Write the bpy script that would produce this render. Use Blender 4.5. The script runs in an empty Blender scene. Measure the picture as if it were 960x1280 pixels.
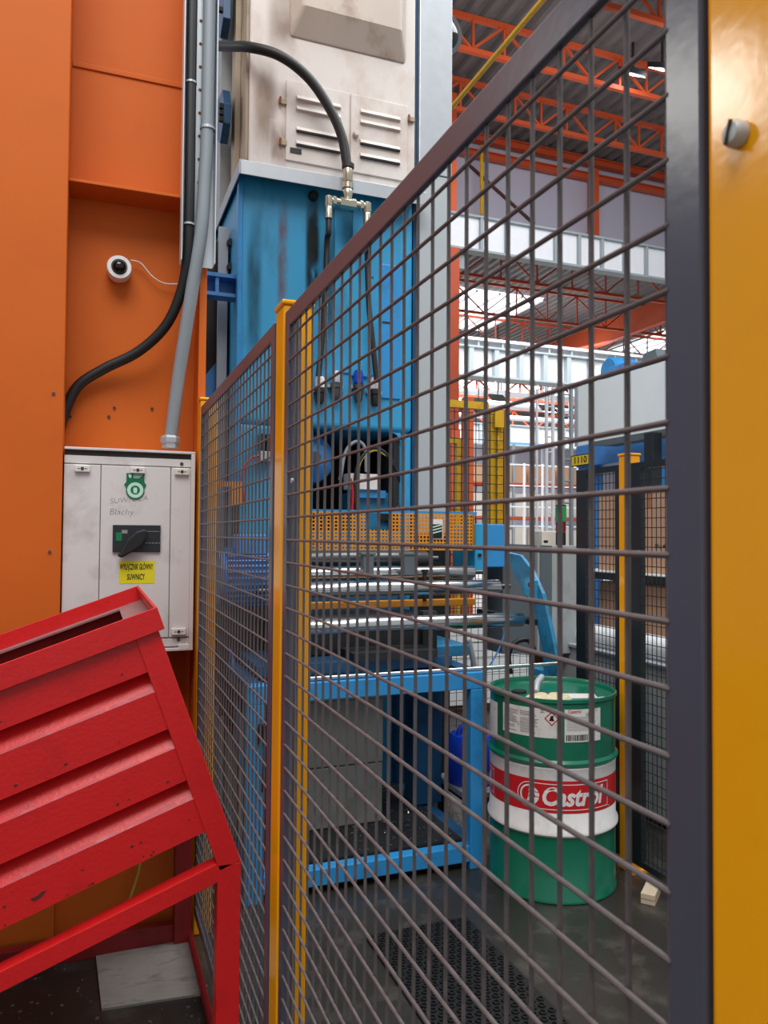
import bpy, bmesh, math, random
from mathutils import Vector, Matrix
from math import sin, cos, tan, pi, radians, sqrt, atan2, asin
random.seed(7)
S = bpy.context.scene
COL = S.collection

# ------------------------------------------------------------------ camera
FPX = 961.0
YAW, PIT, ROL = radians(20.8), radians(1.67), radians(0.4)
CAM = Vector((0, 0, 1.6))
_f = Vector((sin(YAW) * cos(PIT), cos(YAW) * cos(PIT), sin(PIT)))
_r0 = Vector((cos(YAW), -sin(YAW), 0))
_u0 = _r0.cross(_f)
_r = _r0 * cos(ROL) + _u0 * sin(ROL)
_u = _u0 * cos(ROL) - _r0 * sin(ROL)
cd = bpy.data.cameras.new('camera')
cam = bpy.data.objects.new('camera', cd)
COL.objects.link(cam)
cam.matrix_world = Matrix(((_r.x, _u.x, -_f.x, CAM.x), (_r.y, _u.y, -_f.y, CAM.y), (_r.z, _u.z, -_f.z, CAM.z), (0, 0, 0, 1)))
cd.sensor_fit = 'HORIZONTAL'
cd.sensor_width = 36.0
cd.lens = 36.0 * FPX / 960.0
cd.clip_start, cd.clip_end = 0.05, 300
cd.dof.use_dof = True
cd.dof.focus_distance = 3.0
cd.dof.aperture_fstop = 16
S.camera = cam

# ------------------------------------------------------------------ exposure, world, lamps
S.view_settings.view_transform = 'Standard'
S.view_settings.look = 'None'
S.view_settings.gamma = 1.0
S.view_settings.use_curve_mapping = False
S.view_settings.exposure = 0.15
try:
    S.cycles.use_denoising = True
    S.cycles.sample_clamp_indirect = 6.0
except Exception:
    pass
W = bpy.data.worlds.new('hall_daylight')
S.world = W
W.use_nodes = True
_bg = W.node_tree.nodes['Background']
_bg.inputs[0].default_value = (0.93, 0.96, 1.0, 1)
_bg.inputs[1].default_value = 0.48


def area(name, loc, target, sx, sy, power, col=(1, 1, 1)):
    l = bpy.data.lights.new(name, 'AREA')
    l.shape = 'RECTANGLE'
    l.size, l.size_y = sx, sy
    l.energy = power
    l.color = col
    o = bpy.data.objects.new(name, l)
    COL.objects.link(o)
    o.location = loc
    o.rotation_euler = (Vector(target) - Vector(loc)).to_track_quat('-Z', 'Y').to_euler()
    return o


area('assumed_aisle_skylight', (-1.0, -1.5, 9.5), (0.2, 1.8, 0), 6, 5, 640, (1, 0.99, 0.97))  # unseen skylight assumed overhead, added for soft top light on the aisle
area('assumed_press_skylight', (5.5, 3.0, 10.5), (2.2, 3.6, 0), 5, 6, 700, (0.97, 0.99, 1))  # another unseen skylight assumed, added to light the press from above
area('assumed_window_light', (-5.9, 7.2, 6.9), (0.4, 0.4, 1.9), 1.5, 0.9, 75, (1, 0.98, 0.9))  # unseen high window, assumed and placed to reflect in the near post and frame
area('skylight_second_bay', (17, 27, 10.4), (17, 28, 0), 14, 10, 1900, (0.95, 0.98, 1))  # area light added beneath the skylight panes of the second bay
area('skylight_third_bay', (26, 44, 11.3), (26, 44, 0), 20, 14, 5200, (0.95, 0.98, 1))  # area light added under the far roof to brighten the third bay
area('added_first_bay_fill', (9, 11.0, 9.6), (10, 16, 8), 8, 3, 220, (0.97, 0.98, 1))  # unseen fill light added towards the first bay's girder and upper wall


# ------------------------------------------------------------------ geometry helpers
def ray(px, py):
    return _f + _r * ((px - 480) / FPX) + _u * ((640 - py) / FPX)


def aty(px, py, y):
    d = ray(px, py)
    return CAM + d * (y / d.y)


def atx(px, py, x):
    d = ray(px, py)
    return CAM + d * (x / d.x)


def atz(px, py, z=0.0):
    d = ray(px, py)
    return CAM + d * ((z - 1.6) / d.z)


def lin(h):
    c = [int(h[i:i + 2], 16) / 255 for i in (0, 2, 4)]
    return tuple(v / 12.92 if v <= 0.04045 else ((v + 0.055) / 1.055) ** 2.4 for v in c) + (1,)


def mat(name, col, rough=0.5, metal=0.0, var=0.12, scale=6, dirt=None, amt=0.35, dscale=9, stretch=(1, 1, 1), bump=0.0, bscale=60, coat=0.0, spec=0.5):
    m = bpy.data.materials.new(name)
    m.use_nodes = True
    nt = m.node_tree
    N, L = nt.nodes, nt.links
    b = N['Principled BSDF']
    b.inputs['Roughness'].default_value = rough
    b.inputs['Metallic'].default_value = metal
    b.inputs['Coat Weight'].default_value = coat
    b.inputs['Coat Roughness'].default_value = 0.08
    b.inputs['Specular IOR Level'].default_value = spec
    tc = N.new('ShaderNodeTexCoord')
    mp = N.new('ShaderNodeMapping')
    mp.inputs['Scale'].default_value = stretch
    L.new(tc.outputs['Object'], mp.inputs['Vector'])
    nz = N.new('ShaderNodeTexNoise')
    nz.inputs['Scale'].default_value = scale
    nz.inputs['Detail'].default_value = 5
    L.new(mp.outputs[0], nz.inputs['Vector'])
    c = lin(col)
    mx = N.new('ShaderNodeMix')
    mx.data_type = 'RGBA'
    mx.inputs[6].default_value = tuple(v * (1 - var) for v in c[:3]) + (1,)
    mx.inputs[7].default_value = tuple(min(1, v * (1 + var)) for v in c[:3]) + (1,)
    L.new(nz.outputs[0], mx.inputs[0])
    out = mx.outputs[2]
    if dirt:
        n2 = N.new('ShaderNodeTexNoise')
        n2.inputs['Scale'].default_value = dscale
        n2.inputs['Detail'].default_value = 8
        n2.inputs['Roughness'].default_value = 0.65
        L.new(mp.outputs[0], n2.inputs['Vector'])
        rp = N.new('ShaderNodeValToRGB')
        rp.color_ramp.elements[0].position = 0.52
        rp.color_ramp.elements[0].color = (0, 0, 0, 1)
        rp.color_ramp.elements[1].position = 0.75
        rp.color_ramp.elements[1].color = (amt, amt, amt, 1)
        L.new(n2.outputs[0], rp.inputs[0])
        m2 = N.new('ShaderNodeMix')
        m2.data_type = 'RGBA'
        L.new(rp.outputs[0], m2.inputs[0])
        L.new(out, m2.inputs[6])
        m2.inputs[7].default_value = lin(dirt)
        out = m2.outputs[2]
    L.new(out, b.inputs['Base Color'])
    if bump:
        n3 = N.new('ShaderNodeTexNoise')
        n3.inputs['Scale'].default_value = bscale
        L.new(mp.outputs[0], n3.inputs['Vector'])
        bp = N.new('ShaderNodeBump')
        bp.inputs['Strength'].default_value = bump
        bp.inputs['Distance'].default_value = 0.01
        L.new(n3.outputs[0], bp.inputs['Height'])
        L.new(bp.outputs[0], b.inputs['Normal'])
    return m


def decal(name, col, rough, lo=0.35, hi=0.7, scale=14, stretch=(1, 1, 0.4), k=0.9):
    """a stain: soft-edged, noisy film of another colour on a sheet"""
    m = bpy.data.materials.new(name)
    m.use_nodes = True
    nt = m.node_tree
    N, L = nt.nodes, nt.links
    b = N['Principled BSDF']
    b.inputs['Base Color'].default_value = lin(col)
    b.inputs['Roughness'].default_value = rough
    tc = N.new('ShaderNodeTexCoord')
    mp = N.new('ShaderNodeMapping')
    mp.inputs['Scale'].default_value = stretch
    L.new(tc.outputs['Object'], mp.inputs['Vector'])
    nz = N.new('ShaderNodeTexNoise')
    nz.inputs['Scale'].default_value = scale
    nz.inputs['Detail'].default_value = 7
    L.new(mp.outputs[0], nz.inputs['Vector'])
    mr = N.new('ShaderNodeMapRange')
    mr.inputs[1].default_value, mr.inputs[2].default_value, mr.inputs[4].default_value = lo, hi, k
    L.new(nz.outputs[0], mr.inputs[0])
    sp = N.new('ShaderNodeSeparateXYZ')
    L.new(tc.outputs['Generated'], sp.inputs[0])
    f = mr.outputs[0]
    for ax in (0, 2):
        p = N.new('ShaderNodeMath')
        p.operation = 'PINGPONG'
        p.inputs[1].default_value = 0.5
        L.new(sp.outputs[ax], p.inputs[0])
        q = N.new('ShaderNodeMapRange')
        q.interpolation_type = 'SMOOTHSTEP'
        q.inputs[2].default_value = 0.4
        L.new(p.outputs[0], q.inputs[0])
        g = N.new('ShaderNodeMath')
        g.operation = 'MULTIPLY'
        L.new(f, g.inputs[0])
        L.new(q.outputs[0], g.inputs[1])
        f = g.outputs[0]
    tr = N.new('ShaderNodeBsdfTransparent')
    mx = N.new('ShaderNodeMixShader')
    L.new(f, mx.inputs[0])
    L.new(tr.outputs[0], mx.inputs[1])
    L.new(b.outputs[0], mx.inputs[2])
    L.new(mx.outputs[0], N['Material Output'].inputs['Surface'])
    return m


def emit(name, col, k):
    m = bpy.data.materials.new(name)
    m.use_nodes = True
    b = m.node_tree.nodes['Principled BSDF']
    b.inputs['Base Color'].default_value = lin(col)
    b.inputs['Emission Color'].default_value = lin(col)
    b.inputs['Emission Strength'].default_value = k
    return m


class MB:
    def __init__(self):
        self.bm = bmesh.new()

    def face(self, pts):
        vs = [self.bm.verts.new(p) for p in pts]
        self.bm.faces.new(vs)
        return self

    def hexa(self, p):
        v = [self.bm.verts.new(q) for q in p]
        for f in ((0, 3, 2, 1), (4, 5, 6, 7), (0, 1, 5, 4), (1, 2, 6, 5), (2, 3, 7, 6), (3, 0, 4, 7)):
            self.bm.faces.new([v[i] for i in f])
        return self

    def box(self, x0, x1, y0, y1, z0, z1):
        return self.hexa([(x0, y0, z0), (x1, y0, z0), (x1, y1, z0), (x0, y1, z0), (x0, y0, z1), (x1, y0, z1), (x1, y1, z1), (x0, y1, z1)])

    def prism(self, poly, fn, d0, d1):
        """poly: list of 2-D points, fn(a, b, d) -> 3-D point."""
        n = len(poly)
        A = [self.bm.verts.new(fn(a, b, d0)) for a, b in poly]
        B = [self.bm.verts.new(fn(a, b, d1)) for a, b in poly]
        self.bm.faces.new(A[::-1])
        self.bm.faces.new(B)
        for i in range(n):
            j = (i + 1) % n
            self.bm.faces.new((A[i], A[j], B[j], B[i]))
        return self

    def bar(self, p0, p1, w, h, up=(0, 0, 1)):
        p0, p1 = Vector(p0), Vector(p1)
        d = (p1 - p0).normalized()
        s = d.cross(Vector(up))
        if s.length < 1e-4:
            s = d.cross(Vector((0, 1, 0)))
        s.normalize()
        t = s.cross(d)
        q = []
        for p in (p0, p1):
            for a, b in ((-1, -1), (1, -1), (1, 1), (-1, 1)):
                q.append(p + s * (a * w / 2) + t * (b * h / 2))
        return self.hexa(q)

    def tube(self, pts, r, n=8, r1=None, caps=True):
        pts = [Vector(p) for p in pts]
        rings = []
        ref = None
        for i, p in enumerate(pts):
            d = (pts[min(i + 1, len(pts) - 1)] - pts[max(i - 1, 0)]).normalized()
            if ref is None:
                ref = d.orthogonal().normalized()
            else:
                ref = (ref - d * ref.dot(d)).normalized()
            o = d.cross(ref)
            k = r if r1 is None else r + (r1 - r) * i / (len(pts) - 1)
            rings.append([self.bm.verts.new(p + (ref * cos(2 * pi * j / n) + o * sin(2 * pi * j / n)) * k) for j in range(n)])
        for a, b in zip(rings, rings[1:]):
            for j in range(n):
                k = (j + 1) % n
                self.bm.faces.new((a[j], a[k], b[k], b[j]))
        if caps:
            self.bm.faces.new(rings[0][::-1])
            self.bm.faces.new(rings[-1])
        return self

    def cyl(self, p0, p1, r, n=20, r1=None):
        return self.tube([p0, p1], r, n, r1)

    def lathe(self, prof, c=(0, 0, 0), n=48, axis='z', ring=False):
        """prof: (radius, height) pairs, revolved about the axis through c."""
        def at(r, h, a):
            q = {'z': (r * cos(a), r * sin(a), h), 'y': (r * cos(a), h, -r * sin(a)), 'x': (h, r * cos(a), r * sin(a))}[axis]
            return self.bm.verts.new(Vector(c) + Vector(q))

        rings = []
        for r, h in prof:
            if r < 1e-6:
                rings.append([at(0, h, 0)])
            else:
                rings.append([at(r, h, 2 * pi * j / n) for j in range(n)])
        for a, b in zip(rings, rings[1:] + ([rings[0]] if ring else [])):
            for j in range(n):
                k = (j + 1) % n
                if len(b) == 1:
                    self.bm.faces.new((a[j], a[k], b[0]))
                elif len(a) == 1:
                    self.bm.faces.new((a[0], b[k], b[j]))
                else:
                    self.bm.faces.new((a[j], a[k], b[k], b[j]))
        if ring:
            return self
        if len(rings[0]) > 1:
            self.bm.faces.new(rings[0][::-1])
        if len(rings[-1]) > 1:
            self.bm.faces.new(rings[-1])
        return self


def obj(name, mb, m, parent=None, bevel=0.0, smooth=False, seg=2):
    me = bpy.data.meshes.new(name)
    bm = mb.bm
    if smooth:
        bmesh.ops.remove_doubles(bm, verts=bm.verts, dist=1e-6)
    bmesh.ops.recalc_face_normals(bm, faces=bm.faces)
    off = Vector((0, 0, 0))
    q = parent
    while q is not None:
        off += q.location
        q = q.parent
    bmesh.ops.translate(bm, verts=bm.verts, vec=-off)
    bm.to_mesh(me)
    bm.free()
    if smooth:
        me.polygons.foreach_set('use_smooth', [True] * len(me.polygons))
        me.set_sharp_from_angle(angle=radians(40))
    me.materials.append(m)
    o = bpy.data.objects.new(name, me)
    COL.objects.link(o)
    o.parent = parent
    if bevel:
        b = o.modifiers.new('edge', 'BEVEL')
        b.width = bevel
        b.segments = seg
        b.limit_method = 'ANGLE'
        b.angle_limit = radians(35)
    return o


def tag(o, label, cat, group=None):
    o['label'] = label
    o['category'] = cat
    if group:
        o['group'] = group
    return o


def thing(name, label, cat, loc, group=None):
    o = bpy.data.objects.new(name, None)
    COL.objects.link(o)
    o.location = loc
    o.empty_display_size = 0.1
    return tag(o, label, cat, group)


def struct(o):
    o['kind'] = 'structure'
    return o


def stuff(o):
    o['kind'] = 'stuff'
    return o


def dup(o, loc=None, parent=None):
    c = o.copy()
    COL.objects.link(c)
    c.parent = parent
    if loc is not None:
        c.location = loc
    for ch in list(o.children):
        dup(ch, None, c)
    return c


def inst(src, loc, parent):
    c = src.copy()
    COL.objects.link(c)
    c.parent = parent
    c.location = loc
    return c


def text2d(s, size, shear=0.0, bold=0.0, ax='CENTER', sx=1.0):
    cu = bpy.data.curves.new('t', 'FONT')
    cu.body = s
    cu.size = size
    cu.shear = shear
    cu.offset = bold
    cu.align_x = ax
    cu.align_y = 'CENTER'
    cu.resolution_u = 3
    o = bpy.data.objects.new('t', cu)
    COL.objects.link(o)
    bpy.context.view_layer.update()
    me = bpy.data.meshes.new_from_object(o)
    V = [(v.co.x * sx, v.co.y) for v in me.vertices]
    Fc = [tuple(p.vertices) for p in me.polygons]
    bpy.data.objects.remove(o)
    bpy.data.curves.remove(cu)
    bpy.data.meshes.remove(me)
    return V, Fc


def add2d(mb, vf, fn):
    V, Fc = vf
    vs = [mb.bm.verts.new(fn(a, b)) for a, b in V]
    for f in Fc:
        try:
            mb.bm.faces.new([vs[i] for i in f])
        except ValueError:
            pass
    return mb


def curve(pts, n=8):
    """Catmull-Rom through 3-D points."""
    P = [Vector(p) for p in pts]
    P = [P[0] * 2 - P[1]] + P + [P[-1] * 2 - P[-2]]
    out = []
    for i in range(1, len(P) - 2):
        for k in range(n):
            t = k / n
            a, b, c, d = P[i - 1], P[i], P[i + 1], P[i + 2]
            out.append(0.5 * ((2 * b) + (c - a) * t + (2 * a - 5 * b + 4 * c - d) * t * t + (3 * b - 3 * c + d - a) * t ** 3))
    out.append(P[-2])
    return out


# ------------------------------------------------------------------ materials
M = {}
M['orange'] = mat('orange_wall_paint', 'CE6420', 0.55, var=0.05, scale=2, dirt='A8481C', amt=0.2, dscale=3, bump=0.05, bscale=200, spec=0.2)
M['orange_lit'] = mat('orange_lit_paint', 'E0602C', 0.5, var=0.08)  # brighter orange, the light on the far columns put into the colour
M['truss'] = mat('orange_truss_paint', 'BE4A20', 0.55, var=0.1)
M['white_cab'] = mat('white_enclosure_paint', 'D8D2D0', 0.45, var=0.05, scale=3, dirt='8F8680', amt=0.5, dscale=6)
M['seam'] = mat('dark_seam', '3A3533', 0.7)
M['latch'] = mat('light_grey_plastic', 'DCD8CF', 0.4, var=0.03)
M['black'] = mat('black_rubber', '17181A', 0.5, var=0.15)
M['black_gloss'] = mat('glossy_black_plastic', '0C0C0D', 0.12, var=0.05)
M['switch_plate'] = mat('anthracite_plastic', '23282E', 0.4, var=0.05)
M['green_tag'] = mat('green_tag_plastic', '0E6B45', 0.4, var=0.06)
M['pale_green'] = mat('pale_green_print', 'BFE6D0', 0.4, var=0.05)
M['green_btn'] = mat('green_button', '0C7A48', 0.4)
M['yellow_label'] = mat('yellow_sticker', 'E9D91B', 0.5, var=0.04)
M['ink'] = mat('black_ink', '17150F', 0.6)
M['pen'] = mat('grey_pen', '6A666A', 0.7)
M['white'] = mat('white_print', 'E6E4E2', 0.45, var=0.05, dirt='A9A49E', amt=0.4, dscale=14)
M['galv'] = mat('galvanised_steel', 'B9BEC3', 0.38, 0.6, var=0.1, scale=14)
M['galv_soft'] = mat('dull_galvanised', 'A9B0B6', 0.5, 0.35, var=0.1, scale=10)
M['conduit'] = mat('grey_conduit', '8B9399', 0.45, var=0.05)
M['red'] = mat('red_skip_paint', 'D41D1F', 0.38, var=0.06, scale=5, dirt='8B1216', amt=0.35, dscale=7, bump=0.08, bscale=90)
M['red_worn_highlight'] = mat('worn_red_highlight', 'B8323A', 0.45, var=0.15, scale=14, dirt='BF8F92', amt=0.6, dscale=12)
M['ledge'] = mat('worn_grey_red_ledge', '8E6A6A', 0.45, var=0.2, scale=14, dirt='A03038', amt=0.6, dscale=12)
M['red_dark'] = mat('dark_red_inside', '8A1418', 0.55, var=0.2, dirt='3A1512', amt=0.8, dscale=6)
M['chip'] = mat('chipped_dark_metal', '4A2422', 0.6, var=0.3)
M['yellow_post'] = mat('yellow_post_paint', 'FAA806', 0.14, var=0.04, scale=3, bump=0.02, bscale=45, spec=0.4, dirt='D98C10', amt=0.2)
M['anthracite'] = mat('anthracite_frame_paint', '4C4D5A', 0.24, var=0.06, scale=6, bump=0.02, bscale=50, spec=0.4)
M['wire'] = mat('anthracite_wire_paint', '5E5656', 0.42, var=0.12, scale=20, dirt='8A7F7C', amt=0.35, dscale=40)
M['blue'] = mat('blue_machine_paint', '2F99CA', 0.38, var=0.16, scale=2.5, stretch=(1.5, 1.5, 0.5), dirt='1A4F66', amt=0.55, dscale=4, bump=0.06, bscale=14)
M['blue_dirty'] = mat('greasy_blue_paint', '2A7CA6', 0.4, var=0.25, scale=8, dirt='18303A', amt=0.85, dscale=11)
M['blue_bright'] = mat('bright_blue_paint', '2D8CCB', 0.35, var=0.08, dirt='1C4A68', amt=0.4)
M['blue_dark'] = mat('dark_blue_paint_and_shade', '1D4D74', 0.4, var=0.15, dirt='101C26', amt=0.6)
M['motor_blue'] = mat('motor_blue_paint', '4488CC', 0.4, var=0.1, dirt='173A5A', amt=0.4)
M['plastic_blue'] = mat('blue_canister_plastic', '1640C0', 0.2, var=0.06)
M['cream'] = mat('aged_cream_paint', 'D2CBC5', 0.5, var=0.08, scale=3, stretch=(1, 1, 0.6), dirt='9C6E4A', amt=0.55, dscale=2.6, bump=0.05, bscale=120)
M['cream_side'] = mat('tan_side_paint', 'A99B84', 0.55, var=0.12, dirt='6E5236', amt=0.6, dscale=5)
M['rust'] = mat('rust_stain', '8A4A22', 0.8, var=0.35, scale=20)
M['oil'] = decal('oil_stain', '0B1418', 0.3, 0.25, 0.5)
M['rustfilm'] = decal('rust_film', '8A5434', 0.8, 0.3, 0.75, 14, (1, 1, 0.4), 0.5)
M['grimefilm'] = decal('brown_grime_film', '8A6A4C', 0.7, 0.25, 0.85, 6, (1, 1, 0.6), 0.45)
M['greasefilm'] = decal('grease_film', '123E52', 0.3, 0.25, 0.7, 9, (1, 1, 0.35), 0.38)
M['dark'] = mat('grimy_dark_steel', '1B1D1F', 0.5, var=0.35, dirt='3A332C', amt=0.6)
M['steel'] = mat('polished_roller_steel', 'C6C8CA', 0.2, 1.0, var=0.08, scale=10, stretch=(0.2, 4, 4))
M['steel_dark'] = mat('dark_machined_steel', '5A5C5E', 0.35, 0.8, var=0.2)
M['chrome'] = mat('nickel_fitting', 'C4C0AE', 0.25, 0.9, var=0.1)
M['guard'] = mat('orange_guard_paint', 'D98C1E', 0.45, var=0.12, dirt='7A4A14', amt=0.5, dscale=20)
M['tank'] = mat('oily_grey_sheet', '7A7D78', 0.42, var=0.2, scale=3, dirt='33352F', amt=0.7, dscale=3)
M['green'] = mat('green_drum_paint', '0A6A50', 0.3, var=0.1, scale=4, dirt='06382A', amt=0.6, dscale=5, coat=0.2)
M['logo_red'] = mat('red_band_print', 'C51A22', 0.38, var=0.05)
M['paper'] = mat('grubby_label_paper', 'D9D6D2', 0.6, var=0.06, dirt='7D7973', amt=0.6, dscale=18)
M['print_grey'] = mat('fine_grey_print', '8F8B88', 0.6)
M['rag'] = mat('stained_rag', 'C9BC9A', 0.9, var=0.3, scale=30, dirt='5E4A2C', amt=0.6, dscale=20)
M['black_fence'] = mat('black_fence_paint', '1E2226', 0.4, var=0.1)
M['carton'] = mat('brown_cardboard', 'C49A7C', 0.75, var=0.06, scale=5)
M['carton_dark'] = mat('worn_cardboard', 'A87450', 0.8, var=0.15)
M['carton_pale'] = mat('pale_wrapped_carton', 'D6CDC2', 0.6, var=0.1, scale=1.5)
M['enclosure'] = mat('pale_grey_enclosure', 'ECF2F2', 0.5, var=0.03)
M['grey_box'] = mat('grey_machine_paint', '9EA5A6', 0.5, var=0.1, dirt='6A6F70', amt=0.5)
M['grey_dark'] = mat('slate_grey_paint', '5B656B', 0.5, var=0.1)
M['sheet_grey'] = mat('grey_sheet_metal_paint', 'A9B1B5', 0.5, var=0.05, scale=2)
M['film'] = mat('white_plastic_film', 'E3E8EA', 0.22, var=0.06, bump=0.5, bscale=18)
M['roof'] = mat('grey_roof_deck', '6A6463', 0.6, var=0.12, scale=3)
M['girder'] = mat('white_girder_paint', 'E8E9EE', 0.5, var=0.04)
M['girder_grey'] = mat('grey_paint_and_flange_shade', '9AA4A8', 0.5, var=0.06)
M['wall'] = mat('pale_lavender_wall', 'AFABBA', 0.7, var=0.04, scale=0.6)
M['floor'] = mat('oily_dark_floor', '2C2A27', 0.34, var=0.35, scale=3, dirt='6A655E', amt=0.45, dscale=5, bump=0.1, bscale=40)
M['bounce_floor'] = mat('pale_bounce_floor', 'B9B8B4', 0.5, var=0.08, scale=1.5)
M['plate'] = mat('worn_floor_plate', '98928B', 0.5, var=0.3, scale=7, dirt='3E3B36', amt=0.9, dscale=7, stretch=(1, 2.5, 1))
M['mat'] = mat('black_rubber_mat', '121314', 0.45, var=0.2)
M['swarf'] = mat('metal_swarf', '9A9DA2', 0.3, 0.8, var=0.4, scale=50)
M['redcable'] = mat('red_cable', 'B81F2C', 0.45)
M['yellowcable'] = mat('yellow_green_cable', 'C2A63A', 0.5)
M['white_cable'] = mat('white_cable', 'DAD7D2', 0.5)
M['screw_grey'] = mat('pale_grey_screw', 'C2C0BC', 0.4, 0.0, var=0.15, scale=80)
M['cream_dirty'] = mat('browned_cream_paint', 'BDB0A4', 0.55, var=0.1, dirt='7A5638', amt=0.75, dscale=4, stretch=(1, 1, 0.7))
M['tray'] = mat('bright_tray_zinc', 'D2D8DD', 0.4, 0.25, var=0.06, scale=14)
M['sky_panel'] = emit('skylight_glow', 'F2F8FF', 2.2)
M['lamp_glow'] = emit('floodlight_glow', 'F4F8FF', 8.0)
M['lens'] = mat('dark_lens', '0A0A0C', 0.08)
M['signal_green'] = mat('green_signal_lens', '16994A', 0.25)
M['signal_red'] = mat('dark_red_signal_lens', '6E1018', 0.25)
M['bright_white'] = mat('white_sheet_board', 'F6F6F4', 0.5, var=0.02)
M['wood'] = mat('pale_wood_block', 'C4B49A', 0.8, var=0.15)
M['amber'] = mat('yellow_gantry_paint', 'D6A412', 0.45, var=0.12, dirt='8A5E10', amt=0.5)
M['brown'] = mat('brown_edge_paint', 'A86424', 0.5, var=0.1)
M['yellow_bright'] = mat('yellow_panel', 'F2C91E', 0.5)

# ------------------------------------------------------------------ setting: floor, roof, walls
mb = MB().box(-8, 75, -4, 75, -0.2, 0)
struct(obj('floor', mb, M['floor']))
struct(obj('floor', MB().box(6, 75, 12, 75, 0.0, 0.012), M['bounce_floor']))  # unseen pale slab added to bounce light up to the far roof


def corrugated(name, x0, x1, y0, y1, z, pitch=0.36, dep=0.09):
    mb = MB()
    n = int((x1 - x0) / pitch)
    row = []
    for i in range(n):
        x = x0 + i * pitch
        for a, h in ((0, 0), (0.32, 0), (0.5, 1), (0.82, 1)):
            row.append((x + a * pitch, z + h * dep))
    A = [mb.bm.verts.new((x, y0, h)) for x, h in row]
    B = [mb.bm.verts.new((x, y1, h)) for x, h in row]
    for i in range(len(row) - 1):
        mb.bm.faces.new((A[i], A[i + 1], B[i + 1], B[i]))
    o = struct(obj(name, mb, M['roof']))
    s = o.modifiers.new('sheet', 'SOLIDIFY')
    s.thickness = 0.01
    return o


ZA = aty(700, 95, 13.7).z
corrugated('ceiling', 3.0, 30, 6.5, 18.0, ZA + 0.84)
corrugated('ceiling', 8.0, 48, 18.2, 40, 12.25)
corrugated('ceiling', 14.0, 60, 40, 62, 12.25)
struct(obj('wall_partition', MB().box(6.5, 34, 18.0, 18.2, 9.3, ZA + 0.83), M['wall']))
struct(obj('wall_back', MB().box(-9, 2.6, 8.2, 8.4, 0, ZA + 0.83), M['wall']))
struct(obj('wall_far', MB().box(14, 64, 62, 62.3, 0, 12.4), M['wall']))

# skylights of the second bay
for k, (x0, x1, y0, y1, lab) in enumerate(((12, 18.7, 29.3, 35.2, 'bright white skylight strip beyond the first white girder'),
                                          (27.2, 32, 31.5, 36, 'small bright skylight far over the pale grey enclosure'),
                                          (22, 34, 47, 55, 'bright skylight in the farthest roof bay'))):
    t = thing('skylight', lab, 'skylight', ((x0 + x1) / 2, (y0 + y1) / 2, 12.18))
    obj('pane', MB().box(x0, x1, y0, y1, 12.17, 12.2), M['sky_panel'], t)
    f = MB()
    for i in range(7):
        xx = x0 + (x1 - x0) * i / 6
        f.box(xx - 0.05, xx + 0.05, y0, y1, 12.08, 12.165)
    stuff(obj('glazing_bars', f, M['galv'], t))


# ------------------------------------------------------------------ roof trusses
def truss(x0, x1, y, zb, dep, step, label, group=None, cs=0.1):
    t = thing('roof_truss', label, 'truss', (x0, y, zb), group)
    c1 = obj('chord', MB().box(x0, x1, y - cs / 2, y + cs / 2, zb, zb + cs), M['truss'], t)
    obj('chord', MB().box(x0, x1, y - cs / 2, y + cs / 2, zb + dep - cs, zb + dep), M['truss'], t)
    n = int((x1 - x0) / step)
    w = cs * 0.5
    v0 = obj('web_post', MB().box(x0, x0 + w, y - w / 2, y + w / 2, zb + cs * .9, zb + dep - cs * .9), M['truss'], t)
    a = obj('web_diagonal', MB().bar((x0, y, zb + cs * .8), (x0 + step, y, zb + dep - cs * .8), w, w, (0, 1, 0)), M['truss'], t)
    b = obj('web_diagonal', MB().bar((x0 + step, y, zb + dep - cs * .8), (x0 + 2 * step, y, zb + cs * .8), w, w, (0, 1, 0)), M['truss'], t)
    for i in range(1, n):
        inst(v0, (i * step, 0, 0), t)
        if i % 2 == 0:
            inst(a, (i * step, 0, 0), t)
            if (i + 2) <= n:
                inst(b, (i * step, 0, 0), t)
    return t


zA = aty(700, 95, 13.7).z
truss(5.6, 13.4, 11.6, zA, 0.78, 0.72, 'nearest orange lattice truss, high under the grey roof')
truss(5.6, 14.4, 13.7, zA, 0.78, 0.72, 'second orange lattice truss, with the floodlight hanging by it')
truss(5.6, 16.0, 15.72, zA, 0.78, 0.72, 'third orange lattice truss, next to the white upper wall')
t4 = truss(9, 27, 24.0, 10.7, 1.35, 1.5, 'first orange truss seen under the upper white girder')
truss(9, 29, 28.0, 10.7, 1.35, 1.5, 'orange truss crossing in front of the bright skylight')
truss(9, 31, 32.5, 10.7, 1.35, 1.5, 'orange truss just above the lower white girder')
truss(15, 40, 44.0, 10.4, 1.5, 1.6, 'distant orange truss below the lower white girder', cs=0.2)
truss(17, 46, 52.0, 9.6, 1.9, 1.9, 'farthest orange truss above the pallet racks', cs=0.24)
tag(obj('roof_rafter', MB().box(22.2, 22.5, 23, 37, 10.6, 11.6), M['truss']), 'deep orange plate rafter running away over the pale enclosure', 'rafter')

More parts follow.
